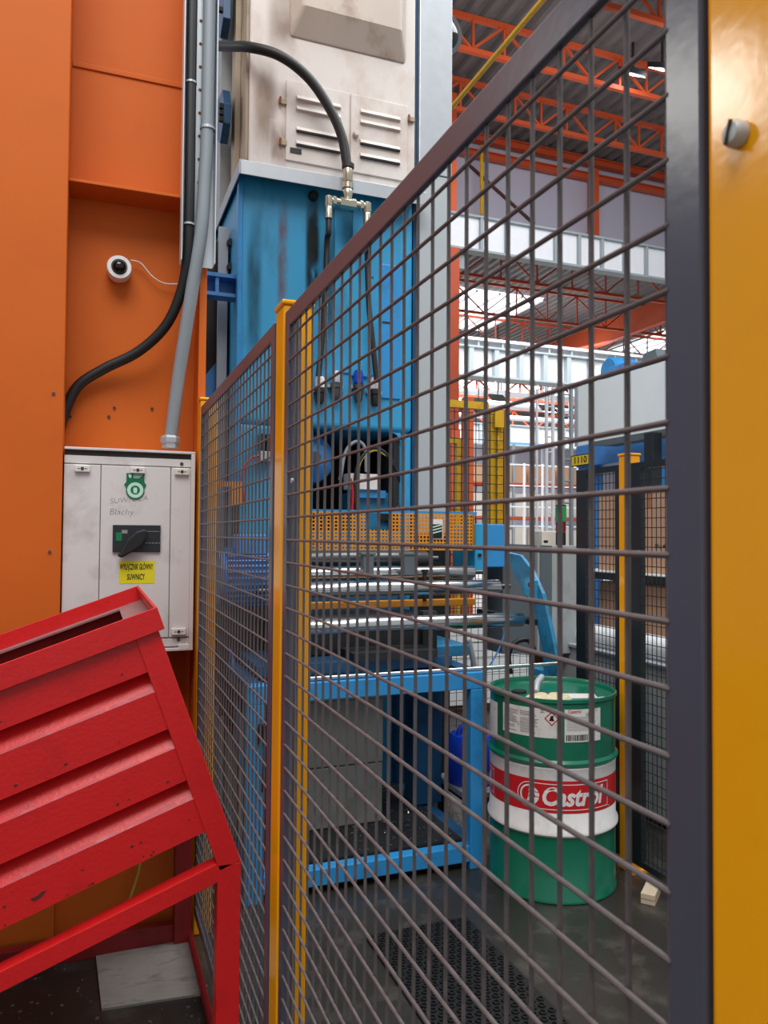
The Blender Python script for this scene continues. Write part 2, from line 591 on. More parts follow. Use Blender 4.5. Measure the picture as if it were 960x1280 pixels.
# eave beams and post on the upper wall
for py, h, lab in ((205, 0.15, 'upper of the two orange eave beams on the white upper wall'), (224, 0.12, 'lower of the two orange eave beams on the white upper wall')):
    z = aty(750, py, 17.8).z
    o = thing('eave_beam', lab, 'beam', (6, 17.8, z))
    obj('web', MB().box(6, 17, 17.77, 17.83, z - h / 2, z + h / 2), M['truss'], o)
    obj('flange', MB().box(6, 17, 17.7, 17.9, z + h / 2, z + h / 2 + 0.025), M['truss'], o)
    obj('flange', MB().box(6, 17, 17.7, 17.9, z - h / 2 - 0.025, z - h / 2), M['truss'], o)
p = aty(740, 250, 17.8)
t = thing('wall_post', 'short orange steel post on the white upper wall', 'post', (p.x, 17.7, aty(740, 292, 17.7).z))
obj('flange', MB().box(p.x - 0.09, p.x + 0.09, 17.6, 17.63, aty(740, 296, 17.7).z, aty(740, 212, 17.7).z), M['truss'], t)
obj('web', MB().box(p.x - 0.02, p.x + 0.02, 17.63, 17.98, aty(740, 296, 17.7).z, aty(740, 212, 17.7).z), M['truss'], t)
a, b = aty(585, 205, 17.95), aty(668, 280, 17.95)
tag(obj('brace_rod', MB().bar(a, b, 0.06, 0.06, (0, 1, 0)), M['chip']), 'thin dark red diagonal rod across the white upper wall', 'rod')
a, b = aty(602, 182, 17.7), aty(602, 268, 17.7)
tag(obj('down_pipe', MB().cyl(a, b, 0.045, 10), M['amber']), 'thin yellow vertical pipe on the white upper wall', 'pipe')
tag(obj('gas_pipe', MB().cyl((3.7, 5.5, 6.4), (3.7, 17.9, 6.4), 0.026, 12), M['amber']), 'long yellow pipe running away under the grey roof', 'pipe')
tag(obj('cable_line', MB().tube([(4.0, 5.5, 6.4), (4.0, 12, 6.37), (4.0, 17.9, 6.4)], 0.008, 6), M['dark']), 'thin dark cable running alongside the yellow pipe', 'cable')


# crane girders
def girder(label, x0, x1, y, z0, z1, s0, step, fin, fw):
    t = thing('crane_girder', label, 'girder', (x0, y, z0))
    obj('web', MB().box(x0, x1, y - 0.02, y + 0.02, z0, z1), M['girder'], t)
    h = (z1 - z0)
    obj('flange', MB().box(x0, x1, y - fw, y + fw, z0 - 0.07 * h, z0), M['girder_grey'], t)
    obj('support_leg', MB().box(x0, x0 + 0.4, y - 0.15, y + 0.15, 0, z0 - 0.07 * h), M['truss'], t)
    obj('flange', MB().box(x0, x1, y - fw, y + fw, z1, z1 + 0.06 * h), M['girder_grey'], t)  # grey top flange: its shadow line is put into the colour
    k = 0
    first = None
    while s0 + k * step < x1:
        if first is None:
            first = obj('stiffener', MB().box(s0, s0 + fin, y - fw * 0.85, y - 0.02, z0, z1), M['girder_grey'], t)
        else:
            inst(first, (k * step, 0, 0), t)
        k += 1
    return t


g1b, g1t = aty(700, 330, 15.5).z, aty(700, 292, 15.5).z
girder('upper white crane girder with close grey stiffeners, below the upper wall', 7.2, 16, 15.5, g1b, g1t, 8.15, 0.66, 0.07, 0.13)
g2b, g2t = aty(640, 474, 30).z, aty(640, 441, 30).z
t = girder('lower white crane girder with broad grey stiffeners, beyond the skylight', 13, 27, 30, g2b, g2t, 15.2, 1.25, 0.22, 0.35)
obj('walkway', MB().box(13, 27, 29.6, 30.5, g2t + 0.3, g2t + 0.42), M['girder'], t)
for i in range(12):
    obj('walkway_post', MB().box(13.2 + i * 1.2, 13.3 + i * 1.2, 29.7, 29.8, g2t + 0.07, g2t + 0.3), M['girder_grey'], t)
g3b, g3t = aty(640, 556, 46).z, aty(640, 533, 46).z
girder('farthest pale crane girder above the pallet racks', 20, 36, 46, g3b, g3t, 22, 2.2, 0.2, 0.3)
for py, yy, lab in ((487, 36, 'upper white pipe crossing beneath the lower white girder'), (503, 38, 'middle white pipe crossing beneath the lower white girder'),
                    (517, 40.5, 'lower white pipe crossing beneath the lower white girder')):
    a = aty(560, py, yy)
    t = thing('service_pipe', lab, 'pipe', (a.x, yy, a.z))
    obj('pipe', MB().cyl((a.x, yy, a.z), (a.x + 9, yy, a.z), 0.16, 10), M['girder'], t)
    for k in range(4):
        obj('hanger', MB().box(a.x + .5 + 2.6 * k, a.x + .56 + 2.6 * k, yy - .03, yy + .03, a.z + .1, 12.26), M['girder_grey'], t)
tag(obj('blue_rail', MB().box(26, 29.5, 45.72, 45.9, g3b, g3b + .15), M['motor_blue']), 'thin blue rail on the farthest pale girder', 'rail')


# floodlights
def flood(label, c, w, tilt=0.25, hang=0.7):
    t = thing('floodlight', label, 'lamp', c)
    x, y, z = c
    obj('housing', MB().hexa([(x - w, y - .12, z), (x + w, y - .12, z), (x + w, y + .3, z + tilt), (x - w, y + .3, z + tilt), (x - w, y - .12, z + .12), (x + w, y - .12, z + .12), (x + w, y + .3, z + tilt + .12), (x - w, y + .3, z + tilt + .12)]), M['dark'], t)
    obj('led_panel', MB().hexa([(x - w * .9, y - .1, z - .02), (x + w * .9, y - .1, z - .02), (x + w * .9, y + .28, z + tilt - .02), (x - w * .9, y + .28, z + tilt - .02), (x - w * .9, y - .1, z - .005), (x + w * .9, y - .1, z - .005), (x + w * .9, y + .28, z + tilt - .005), (x - w * .9, y + .28, z + tilt - .005)]), M['lamp_glow'], t)
    obj('bracket', MB().box(x - 0.02, x + 0.02, y + 0.05, y + 0.09, z + .2, z + hang), M['dark'], t)


flood('bright floodlight under the second orange truss', tuple(aty(794, 97, 13.2)), 0.2, 0.25, ZA + .86 - aty(794, 97, 13.2).z)
flood('bright floodlight beside the dark upright, under the roof', tuple(aty(831, 91, 12.7)), 0.2, 0.25, ZA + .86 - aty(831, 91, 12.7).z)
for q, lab in (((599, 506), 'bright far hall lamp beside the yellow gantry post'), ((623, 502), 'bright far hall lamp over the yellow gantry post'), ((686, 515), 'bright far hall lamp in front of the ladders')):
    flood(lab, tuple(aty(q[0], q[1], 34)), 0.42, 0.3, 12.25 - aty(q[0], q[1], 34).z)

# ------------------------------------------------------------------ pallet racks far behind
RY = 36.0
ORD = ('first', 'second', 'third', 'fourth', 'fifth', 'sixth', 'seventh', 'eighth', 'ninth', 'tenth')
t = thing('pallet_rack', 'far pallet rack with orange beams and pale loads', 'rack', (21, RY, 0))
xs = [aty(q, 620, RY).x for q in (570, 606, 642, 678, 714, 750)]
z1, z2 = aty(650, 646, RY).z, aty(650, 604, RY).z
for i, x in enumerate(xs):
    obj('upright', MB().box(x - 0.06, x + 0.06, RY - 0.06, RY + 0.06, 0, 6.5), M['girder_grey'], t)
    obj('upright', MB().box(x - 0.06, x + 0.06, RY + 1.0, RY + 1.12, 0, 6.5), M['girder_grey'], t)
for zz in (z1, z2):
    obj('beam', MB().box(xs[0], xs[-1], RY - 0.1, RY - 0.06, zz - 0.16, zz), M['truss'], t)
    obj('beam', MB().box(xs[0], xs[-1], RY + 1.0, RY + 1.04, zz - 0.16, zz), M['truss'], t)
    obj('deck', MB().box(xs[0], xs[-1], RY - 0.05, RY + 1.0, zz, zz + 0.02), M['girder_grey'], t)
for (zz, hh, mm, lab, grp) in ((0.0, z1 - 0.45, 'carton_pale', 'pale shrink-wrapped pallet load on the floor under the far rack', 'pallet loads at floor level'),
                               (z1 + 0.02, z2 - z1 - 0.45, 'carton_pale', 'pale wrapped pallet load on the middle level of the far rack', 'pallet loads on the middle level'),
                               (z2 + 0.02, 1.0, 'carton', 'brown carton load on the top level of the far rack', 'carton loads on the top level')):
    for i in range(len(xs) - 1):
        w = (xs[i + 1] - xs[i]) / 2
        for k in (0, 1):
            xa = xs[i] + w * k + 0.1
            o = MB().box(xa, xa + w - 0.2, RY + 0.02, RY + 0.95, zz, zz + hh * random.uniform(0.88, 1))
            tag(obj('pallet_load', o, M[mm]), ORD[2 * i + k] + ' from the gantry: ' + lab, 'pallet load', grp)
# white balustrade in front of the racks
a, b = aty(632, 642, 30), aty(722, 642, 30)
t = thing('balustrade', 'white tubular balustrade in front of the far racks', 'railing', (a.x, 30, 0))
for py in (582, 608, 634, 658):
    zz = aty(676, py, 30).z
    obj('rail', MB().box(a.x, b.x, 29.97, 30.03, zz - 0.03, zz + 0.03), M['girder'], t)
for i in range(5):
    x = a.x + (b.x - a.x) * i / 4
    obj('baluster', MB().box(x - 0.04, x + 0.04, 29.96, 30.04, 0, aty(676, 580, 30).z), M['girder'], t)


# tall ladders
def ladder(label, px0, px1, pyt, y, m, w):
    a, b = aty(px0, 600, y), aty(px1, 600, y)
    zt = aty(px0, pyt, y).z
    t = thing('ladder', label, 'ladder', (a.x, y, 0))
    for q in (a, b):
        obj('stile', MB().box(q.x - w, q.x + w, y - w, y + w, 0, zt), m, t)
    first = None
    for k in range(int(zt / 0.3)):
        zz = 0.25 + 0.3 * k
        if first is None:
            first = obj('rung', MB().cyl((a.x, y, zz), (b.x, y, zz), w * 0.6, 6), m, t)
        else:
            inst(first, (0, 0, 0.3 * k), t)


ladder('pale blue ladder rising beside the grey enclosure', 703, 714, 480, 9.0, M['conduit'], 0.022)
ladder('thin white ladder, second from the grey enclosure', 683, 691, 484, 13.0, M['girder'], 0.025)
ladder('thin white mast ladder nearest the yellow gantry post', 664, 671, 486, 16.0, M['girder'], 0.02)

# hall column behind the press
hcx = aty(570, 400, 16.3).x
t = thing('hall_column', 'tall bright orange hall column behind the grey sheet column', 'column', (hcx - .2, 16.4, 0))
obj('flange', MB().box(hcx - .4, hcx, 16.3, 16.33, 0, ZA + 0.8), M['orange_lit'], t)
obj('web', MB().box(hcx - .22, hcx - .18, 16.33, 16.66, 0, ZA + 0.8), M['orange_lit'], t)
obj('flange', MB().box(hcx - .4, hcx, 16.66, 16.69, 0, ZA + 0.8), M['orange_lit'], t)
obj('corbel', MB().box(hcx - .3, hcx - .1, 15.62, 16.29, g1b - .4, g1b - .09), M['girder_grey'], t)
for q, yy, lab in (((588, 596), 11, 'lower orange column stub behind the yellow gantry'), ((571, 636), 9.0, 'short orange post seen left of the gantry mesh')):
    a, b = aty(q[0] - 6, q[1] - 100, yy), aty(q[0] + 4, q[1], yy)
    tag(obj('hall_post', MB().box(a.x, b.x, yy, yy + 0.15, 0, a.z), M['orange_lit']), lab, 'column')

# yellow gantry guard
GY = 7.4
t = thing('guard_gantry', 'yellow guard gantry with thick post and fine black mesh', 'guard', (4.2, GY, 0))


def gx(px):
    return aty(px, 600, GY).x


zt = aty(620, 512, GY).z
obj('post', MB().box(gx(613), gx(629), GY, GY + 0.14, 0, zt), M['amber'], t, bevel=0.01)
obj('post_side', MB().box(gx(629) + .002, gx(635), GY + 0.01, GY + 0.13, 0, zt), M['brown'], t)
obj('post_rib', MB().box(gx(619), gx(623), GY - 0.02, GY - 0.001, 0, zt - 0.25), M['amber'], t)
obj('lock_box', MB().box(gx(616), gx(627), GY - 0.05, GY - 0.02, zt - 0.2, zt - 0.02), M['amber'], t)
obj('top_rail', MB().box(gx(556), gx(612), GY + 0.02, GY + 0.1, aty(590, 510, GY).z, aty(590, 501, GY).z), M['amber'], t)
obj('inner_post', MB().box(gx(572), gx(578), GY + 0.02, GY + 0.1, 0, aty(575, 547, GY).z), M['amber'], t)
obj('inner_rail', MB().box(gx(556), gx(572), GY + 0.02, GY + 0.1, aty(570, 547, GY).z - 0.06, aty(570, 547, GY).z), M['amber'], t)
mm = MB()
for i in range(9):
    x = gx(557) + (gx(628) - gx(557)) * i / 8
    mm.box(x - 0.004, x + 0.004, GY - 0.035, GY - 0.027, 0.2, zt - 0.02)
for k in range(29):
    mm.box(gx(557), gx(628), GY - 0.043, GY - 0.035, 0.25 + 0.095 * k, 0.258 + 0.095 * k)
stuff(obj('mesh', mm, M['black_fence'], t))

# ------------------------------------------------------------------ orange steel column with recess
CY = 3.2
t = thing('steel_column', 'huge orange steel column carrying the switch cabinet and cable tray', 'column', (0.1, 3.4, 0))
obj('front_plate', MB().box(-1.1, -0.109, CY, 3.415, 0, 5.2), M['orange'], t, bevel=0.004)
web = obj('web', MB().box(-1.1, 0.43, 3.42, 3.46, 0, 5.2), M['orange'], t)
obj('flange', MB().box(0.405, 0.436, 3.262, 3.9, 0, 5.2), M['orange'], t, bevel=0.003)
zs = aty(88, 222, 3.257).z
obj('stiffener', MB().box(-0.108, 0.404, 3.257, 3.419, zs - 0.012, zs), M['orange'], t, bevel=0.002)
zl = aty(150, 92, 3.42).z
obj('lap_seam', MB().box(-0.108, 0.404, 3.413, 3.4195, zl - 0.012, zl + 0.012), M['orange'], t, bevel=0.003)
obj('kick_plate', MB().box(-0.108, 0.404, 3.235, 3.26, 0.0, 0.62), M['orange'], t)
hb = MB()
for q in ((88, 521), (143, 510), (136, 521), (190, 511)):
    c = aty(q[0], q[1], 3.42)
    hb.cyl((c.x, 3.4195, c.z), (c.x, 3.414, c.z), 0.006, 10)
stuff(obj('drilled_holes', hb, M['seam'], t))
hb = MB()
for q in ((67, 492), (62, 690)):
    c = aty(q[0], q[1], CY)
    hb.cyl((c.x, CY - 0.0005, c.z), (c.x, CY - 0.004, c.z), 0.006, 10)
stuff(obj('screws', hb, M['steel_dark'], t))

# beacon / sounder
c = aty(149, 335, 3.36)
t = thing('beacon_sensor', 'round white sensor with glossy black dome on the orange column', 'sensor', (c.x, 3.42, c.z))
obj('housing', MB().lathe([(0.046, 3.418), (0.05, 3.40), (0.05, 3.352), (0.047, 3.344), (0.033, 3.344), (0.031, 3.352), (0.0, 3.352)], (c.x, 0, c.z), 40, 'y'), M['white'], t, smooth=True)
obj('dome', MB().lathe([(0.030 * cos(a * pi / 16), 3.351 - 0.030 * sin(a * pi / 16)) for a in range(0, 8)] + [(0.0, 3.321)], (c.x, 0, c.z), 32, 'y'), M['black_gloss'], t, smooth=True)
pts = [aty(q[0], q[1], 3.39) for q in ((163, 325), (176, 329), (190, 345), (205, 354), (222, 355))]
obj('lead', MB().tube(curve(pts), 0.0028, 6), M['white_cable'], t, smooth=True)

# cable tray
TX0, TX1, TY0, TY1 = 0.322, 0.452, 3.165, 3.235
tz = 2.705
t = thing('cable_tray', 'perforated galvanised cable tray running up the orange column', 'cable tray', (0.39, 3.235, tz))
bp = MB()
zz = tz
holes = MB()
bp.box(TX0, TX1, TY1 - 0.003, TY1, tz, 5.2)
obj('back_plate', bp, M['tray'], t)
obj('side_flange', MB().box(TX0 - 0.003, TX0, TY0, TY1, tz, 5.2), M['tray'], t)
obj('side_flange', MB().box(TX1, TX1 + 0.003, TY0, TY1, tz, 5.2), M['tray'], t)
h0 = None
for k in range(22):
    zz = tz + 0.06 + 0.098 * k
    mbh = MB().cyl((0.392, TY1 - 0.0031, zz), (0.392, TY1 - 0.0045, zz), 0.0065, 12)
    if h0 is None:
        h0 = obj('slot', mbh, M['rust'], t)
        z00 = zz
    else:
        mbh.bm.free()
        inst(h0, (0, 0, zz - z00), t)
# cables
pts = [(0.352, 3.2, 5.2), (0.352, 3.2, 4.2), (0.352, 3.2, 3.4), (0.352, 3.2, 2.95)] + [tuple(aty(q[0], q[1], yy)) for q, yy in (((234, 325), 3.22), ((224, 372), 3.26), ((205, 410), 3.3), ((172, 440), 3.34), ((130, 461), 3.37), ((98, 482), 3.38), ((82, 512), 3.38), ((74, 540), 3.385))]
tag(obj('power_cable', MB().tube(curve(pts), 0.021, 14), M['black'], smooth=True), 'thick black power cable sweeping from the tray across the orange column', 'cable')
pts = [(0.423, 3.2, 5.2), (0.423, 3.2, 4.2), (0.42, 3.2, 3.3)] + [tuple(aty(q[0], q[1], yy)) for q, yy in (((256, 225), 3.2), ((252, 285), 3.2), ((242, 350), 3.22), ((231, 420), 3.25), ((222, 480), 3.28), ((214, 545), 3.3))]
cc = thing('conduit', 'grey flexible conduit curving from the tray into the white cabinet', 'conduit', (0.42, 3.2, 2))
obj('pipe', MB().tube(curve(pts), 0.0265, 16), M['conduit'], cc, smooth=True)
for zz in (3.27,):
    obj('clip', MB().lathe([(0.028, zz), (0.031, zz), (0.031, zz + 0.012), (0.028, zz + 0.012)], (0.421, 3.2, 0), 20, 'z', True), M['galv'], cc)
g = aty(213, 553, 3.3)
obj('gland', MB().lathe([(0.034, g.z - 0.025), (0.034, g.z - 0.005), (0.04, g.z), (0.04, g.z + 0.018), (0.033, g.z + 0.026), (0.027, g.z + 0.03)], (g.x, 3.3, 0), 6), M['galv_soft'], cc)
for zz, x in ((3.45, 0.352), (2.86, 0.352)):
    tag(obj('cable_tie', MB().lathe([(0.0215, zz), (0.0235, zz), (0.0235, zz + 0.008), (0.0215, zz + 0.008)], (x, 3.2, 0), 16, 'z', True), M['galv']),
        'upper pale tie round the black cable in the tray' if zz > 3 else 'lower pale tie round the black cable at the tray end', 'cable tie')

# ------------------------------------------------------------------ white switch cabinet
KY = 3.222
kx0, kx1 = -0.104, 0.392
kz0, kz1 = 1.124, 1.928
t = thing('switch_cabinet', 'white steel switch cabinet mounted on the orange column above the red skip', 'cabinet', (0.14, 3.3, kz0))


def kp(px, py, y=KY):
    q = aty(px, py, y)
    return q.x, q.z


obj('body', MB().box(kx0, kx1 - 0.008, KY + 0.012, 3.415, kz0 + 0.01, kz1 - 0.0065), M['white_cab'], t)
lip = MB()
lip.box(kx0, kx1, KY - 0.012, KY + 0.05, kz1 - 0.006, kz1 + 0.004)
lip.box(kx1 - 0.016, kx1, KY - 0.012, KY + 0.05, kz0, kz1 - 0.006)
lip.box(kx0, kx1 - 0.016, KY - 0.012, KY + 0.05, kz0, kz0 + 0.012)
obj('rim', lip, M['white_cab'], t, bevel=0.002)
obj('rim_shadow_strip', MB().box(kx0, kx1 - 0.016, KY + 0.004, KY + 0.0119, kz1 - 0.03, kz1 - 0.0065), M['seam'], t)  # dark strip painted in for the shadow beneath the rim
xa, xb, xc = kp(125, 660)[0], kp(212, 700)[0], kp(237, 700)[0]
zt = kp(170, 583)[1]
obj('top_strip', MB().box(kx0, xc, KY - 0.002, KY + 0.012, zt + 0.004, kz1 - 0.028), M['white_cab'], t, bevel=0.0015)
for (u0, u1, lb) in ((kx0, xa - 0.0015, 0), (xa + 0.0015, xb - 0.0015, 0), (xb + 0.0015, xc, 0)):
    obj('door_panel', MB().box(u0, u1, KY - 0.004, KY + 0.01, kz0 + 0.055, zt), M['white_cab'], t, bevel=0.002)
obj('bottom_strip', MB().box(xb - 0.1, xc, KY - 0.002, KY + 0.012, kz0 + 0.018, kz0 + 0.05), M['white_cab'], t, bevel=0.0015)
obj('corner_block', MB().box(xc - 0.04, xc + 0.004, KY - 0.010, KY + 0.003, kz0 + 0.012, kz0 + 0.026), M['latch'], t, bevel=0.002)


def latch(x, z, w=0.056, h=0.027):
    l = obj('latch', MB().box(x - w / 2, x + w / 2, KY - 0.018, KY - 0.004, z - h / 2, z + h / 2), M['latch'], t, bevel=0.003)
    s = MB().cyl((x, KY - 0.0185, z), (x, KY - 0.0195, z), 0.0065, 14)
    s.box(x - 0.017, x - 0.009, KY - 0.0192, KY - 0.0184, z - 0.0012, z + 0.0012)
    s.box(x + 0.009, x + 0.017, KY - 0.0192, KY - 0.0184, z - 0.0012, z + 0.0012)
    obj('lock_mark', s, M['seam'], l)


for q in ((103, 586), (172, 588), (227, 590), (223, 789)):
    x, z = kp(*q)
    latch(x, z)
for q in ((227, 580), (223, 799)):
    x, z = kp(*q)
    s = MB().cyl((x, KY - 0.0055, z), (x, KY - 0.0025, z), 0.007, 12)
    obj('screw', s, M['steel_dark'], t)


def kface(y):
    return lambda x0, z0: (lambda a, b: (x0 + a, y, z0 + b))


# green inspection tag
x, z = kp(169, 609)
tg = obj('inspection_tag', MB().prism([(-0.034, 0.055), (0.034, 0.055), (0.034, 0.02), (0.042, 0.01), (0.034, -0.005)] + [(0.036 * cos(a), -0.012 + 0.036 * sin(a)) for a in [-0.2 - i * (pi - 0.4) / 10 for i in range(11)]] + [(-0.034, -0.005), (-0.042, 0.01), (-0.034, 0.02)],
                                      lambda a, b, d: (x + a, KY - d, z + b), 0.0042, 0.008), M['green_tag'], t)
ring = MB()
for r0, r1, yy in ((0.031, 0.018, 0.0085),):
    n = 36
    for i in range(n):
        a0, a1 = 2 * pi * i / n, 2 * pi * (i + 1) / n
        ring.face([(x + r * cos(a), KY - yy, z - 0.012 + r * sin(a)) for r, a in ((r0, a0), (r0, a1), (r1, a1), (r1, a0))])
obj('tag_ring', ring, M['pale_green'], tg)
cm = MB().prism([(-0.006, -0.012), (0.006, -0.012), (0.008, 0.0), (0.006, 0.01), (-0.006, 0.01), (-0.008, 0)], lambda a, b, d: (x + a, KY - d, z - 0.012 + b), 0.0082, 0.0088)
cm.prism([(-0.026, 0.050), (-0.014, 0.050), (-0.014, 0.042), (-0.02, 0.034), (-0.026, 0.042)], lambda a, b, d: (x + a, KY - d, z + b), 0.0082, 0.0088)
for i in range(3):
    cm.box(x - 0.008, x + 0.028 - i * 0.006, KY - 0.0088, KY - 0.0082, z + 0.048 - i * 0.006, z + 0.051 - i * 0.006)
stuff(obj('tag_print', cm, M['pale_green'], tg))

# switch with rotary handle
x0, z0 = kp(141, 656)
x1, z1 = kp(200, 690)
sw = obj('switch_plate', MB().box(x0, x1, KY - 0.014, KY - 0.0041, z1, z0), M['switch_plate'], t, bevel=0.002)
obj('green_window', MB().box(x0 + 0.012, x0 + 0.034, KY - 0.0155, KY - 0.0141, z1 + 0.045, z1 + 0.078), M['green_btn'], sw)
pr = MB().box(x0 + 0.033, x0 + 0.055, KY - 0.0155, KY - 0.0141, z0 - 0.034, z0 - 0.02)
pr.box(x0 + 0.108, x0 + 0.118, KY - 0.0155, KY - 0.0141, z0 - 0.052, z0 - 0.018)
pr.box(x0 + 0.122, x1 - 0.004, KY - 0.0155, KY - 0.0141, z0 - 0.026, z0 - 0.024)
for i in range(5):
    pr.box(x0 + 0.122 + i * 0.013, x0 + 0.131 + i * 0.013, KY - 0.0155, KY - 0.0141, z0 - 0.073, z0 - 0.07)
stuff(obj('switch_print', pr, M['print_grey'], sw))
hx, hz = x0 + 0.078, z0 - 0.062
hp = [(0.052, 0.038), (0.038, 0.046), (0.008, 0.036), (-0.026, 0.004), (-0.05, -0.046), (-0.062, -0.06), (-0.044, -0.068), (-0.012, -0.048), (0.028, -0.022), (0.046, 0.006)]
obj('rotary_handle', MB().prism(hp, lambda a, b, d: (hx + a, KY - d, hz + b), 0.016, 0.05), M['black'], sw, bevel=0.007, seg=3)

# yellow sticker
x0, z0 = kp(149, 701)
x1, z1 = kp(193, 729)
st = obj('sticker', MB().box(x0, x1, KY - 0.005, KY - 0.0041, z1, z0), M['yellow_label'], t)
xm, zm = (x0 + x1) / 2, (z0 + z1) / 2
lt = MB()
add2d(lt, text2d('WYŁĄCZNIK GŁÓWNY', 0.032, bold=0.0009, sx=0.37), lambda a, b: (xm + a - 0.002, KY - 0.0054, zm + 0.02 + b))
add2d(lt, text2d('SUWNICY', 0.032, bold=0.0009, sx=0.46), lambda a, b: (xm + a - 0.004, KY - 0.0054, zm - 0.02 + b))
stuff(obj('lettering', lt, M['ink'], st))
# handwriting on the door
hw = MB()
x, z = kp(137, 627)
add2d(hw, text2d('SUWNICA', 0.03, shear=0.1, bold=-0.0007, ax='LEFT', sx=1.05), lambda a, b: (x + a, KY - 0.0046, z + b + 0.12 * a))
x, z = kp(136, 640)
add2d(hw, text2d('Blachy', 0.036, shear=0.15, bold=-0.0008, ax='LEFT', sx=1.0), lambda a, b: (x + a, KY - 0.0046, z + b))
stuff(obj('handwriting', hw, M['pen'], t))

# hanging yellow-green wire and floor plate under the skip
pts = [aty(q[0], q[1], 3.2) for q in ((176, 1075), (172, 1095), (160, 1130), (148, 1158))]
tag(obj('earth_wire', MB().tube(curve(pts), 0.005, 8), M['yellowcable'], smooth=True), 'thin yellow earth wire hanging behind the red skip', 'wire')
mbp = MB()
pl = [atz(118, 1180), atz(234, 1163), atz(256, 1244), atz(127, 1264)]
mbp.prism([(q.x, q.y) for q in pl], lambda a, b, d: (a, b, d), 0.0, 0.008)
tag(obj('floor_plate', mbp, M['plate']), 'square grey worn steel plate lying on the dark floor', 'plate')

# litter on the dark floor
random.seed(3)
scr = MB()
for i in range(70):
    p = atz(random.uniform(0, 260), random.uniform(1190, 1290))
    if 0.05 < p.x < 0.40 and 2.74 < p.y:
        continue
    r = random.uniform(0.002, 0.008)
    scr.prism([(p.x + r * cos(a) * random.uniform(.5, 1.3), p.y + r * sin(a) * random.uniform(.5, 1.3)) for a in (0, 1.2, 2.5, 3.8, 5)], lambda a, b, d: (a, b, d), 0.0002, 0.003)
tag(stuff(obj('metal_crumbs', scr, M['swarf'])), 'pale metal crumbs scattered on the dark floor by the plate', 'debris')

# ------------------------------------------------------------------ red tipping skip
BY0, BY1 = 2.15, 3.02
TA = radians(19.6)
ex, ez = (cos(TA), sin(TA)), (-sin(TA), cos(TA))
OX, OZ = 0.401, 0.696


def bp(a, b):
    return OX + a * ex[0] + b * ez[0], OZ + a * ex[1] + b * ez[1]


def bl(a, b, d):
    x, z = bp(a, b)
    return (x, d, z)


t = thing('tipping_skip', 'large red ribbed tipping skip leaning on its stand', 'skip', (0, 2.6, 0))
LEN = 1.25
HB = 0.686     # stanchion length up to the rim
lo = 0.118     # bottom of the ribbed wall
# ribbed front wall: profile (b, depth)
fr = (0, .18, .277, .465, .565, .73, .83, 1)
prof = []
H = HB - lo
top = HB
dd = 0.042
prof = [(top, 0), (top - .175 * H, 0), (top - .19 * H, dd), (top - .277 * H, 0), (top - .465 * H, 0), (top - .48 * H, dd), (top - .565 * H, 0), (top - .73 * H, 0), (top - .745 * H, dd), (top - .83 * H, 0), (lo, 0)]


def ribwall(y, sgn):
    m = MB()
    pl = [(b, y + sgn * d) for b, d in prof] + [(b, y + sgn * (d + 0.004)) for b, d in prof[::-1]]
    n = len(pl)
    A = [m.bm.verts.new(bl(-LEN, b, q)) for b, q in pl]
    Bv = [m.bm.verts.new(bl(-0.06, b, q)) for b, q in pl]
    h = n // 2
    for i in range(h - 1):
        m.bm.faces.new((A[i], A[i + 1], Bv[i + 1], Bv[i]))
        j = n - 1 - i
        m.bm.faces.new((A[j], A[j - 1], Bv[j - 1], Bv[j]))
    m.bm.faces.new((A[0], Bv[0], Bv[n - 1], A[n - 1]))
    m.bm.faces.new((A[h - 1], Bv[h - 1], Bv[h], A[h]))
    return m


fw = obj('front_wall', ribwall(BY0 + 0.004, 1), M['red'], t)
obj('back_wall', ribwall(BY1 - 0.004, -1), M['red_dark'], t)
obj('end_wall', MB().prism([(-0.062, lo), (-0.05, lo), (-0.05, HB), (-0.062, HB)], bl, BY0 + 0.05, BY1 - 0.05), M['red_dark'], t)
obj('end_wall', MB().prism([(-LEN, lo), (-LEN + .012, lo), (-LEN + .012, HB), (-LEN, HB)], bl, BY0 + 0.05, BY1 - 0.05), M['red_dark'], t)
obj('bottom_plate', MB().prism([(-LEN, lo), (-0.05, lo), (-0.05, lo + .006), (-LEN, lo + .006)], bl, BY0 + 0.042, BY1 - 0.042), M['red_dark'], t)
# worn strips along the ribs, edge highlights painted into their colour
wr = MB()
for f in (.277, .565, .83):
    b = top - f * H
    a0 = -LEN
    while a0 < -0.07:
        a1 = min(-0.065, a0 + random.uniform(0.06, 0.16))
        w = random.uniform(0.005, 0.014)
        wr.prism([(a0, b + 0.001), (a1, b + 0.001), (a1 - .008, b + w), (a0 + .01, b + w * random.uniform(.5, 1))], lambda a, bb, d: bl(a, bb, BY0 + 0.004 + max(0, (bb - b)) / (0.087 * H) * dd - d), 0.0004, 0.0011)
        a0 = a1
stuff(obj('scuff_highlights', wr, M['red_worn_highlight'], fw))
ch = MB()
random.seed(11)
for i in range(26):
    a, b = random.uniform(-0.75, -0.08), random.choice((lo + 0.006, lo + 0.05, lo + 0.012, top - .70 * H, top - .43 * H, top - .14 * H))
    r = random.uniform(0.001, 0.0038)
    ch.prism([(a + r * 1.6 * cos(k) * random.uniform(.6, 1.2), b + r * sin(k) * random.uniform(.6, 1.2)) for k in (0, 1, 2, 3, 4, 5)], bl, BY0 + 0.0032, BY0 + 0.0039)
a, b = -0.5, lo + 0.03
ch.prism([(a, b), (a + .018, b + .002), (a + .034, b + .012), (a + .022, b + .014), (a + .012, b + .009), (a - .008, b + .01)], bl, BY0 + 0.003, BY0 + 0.0039)
stuff(obj('paint_chips', ch, M['chip'], fw))
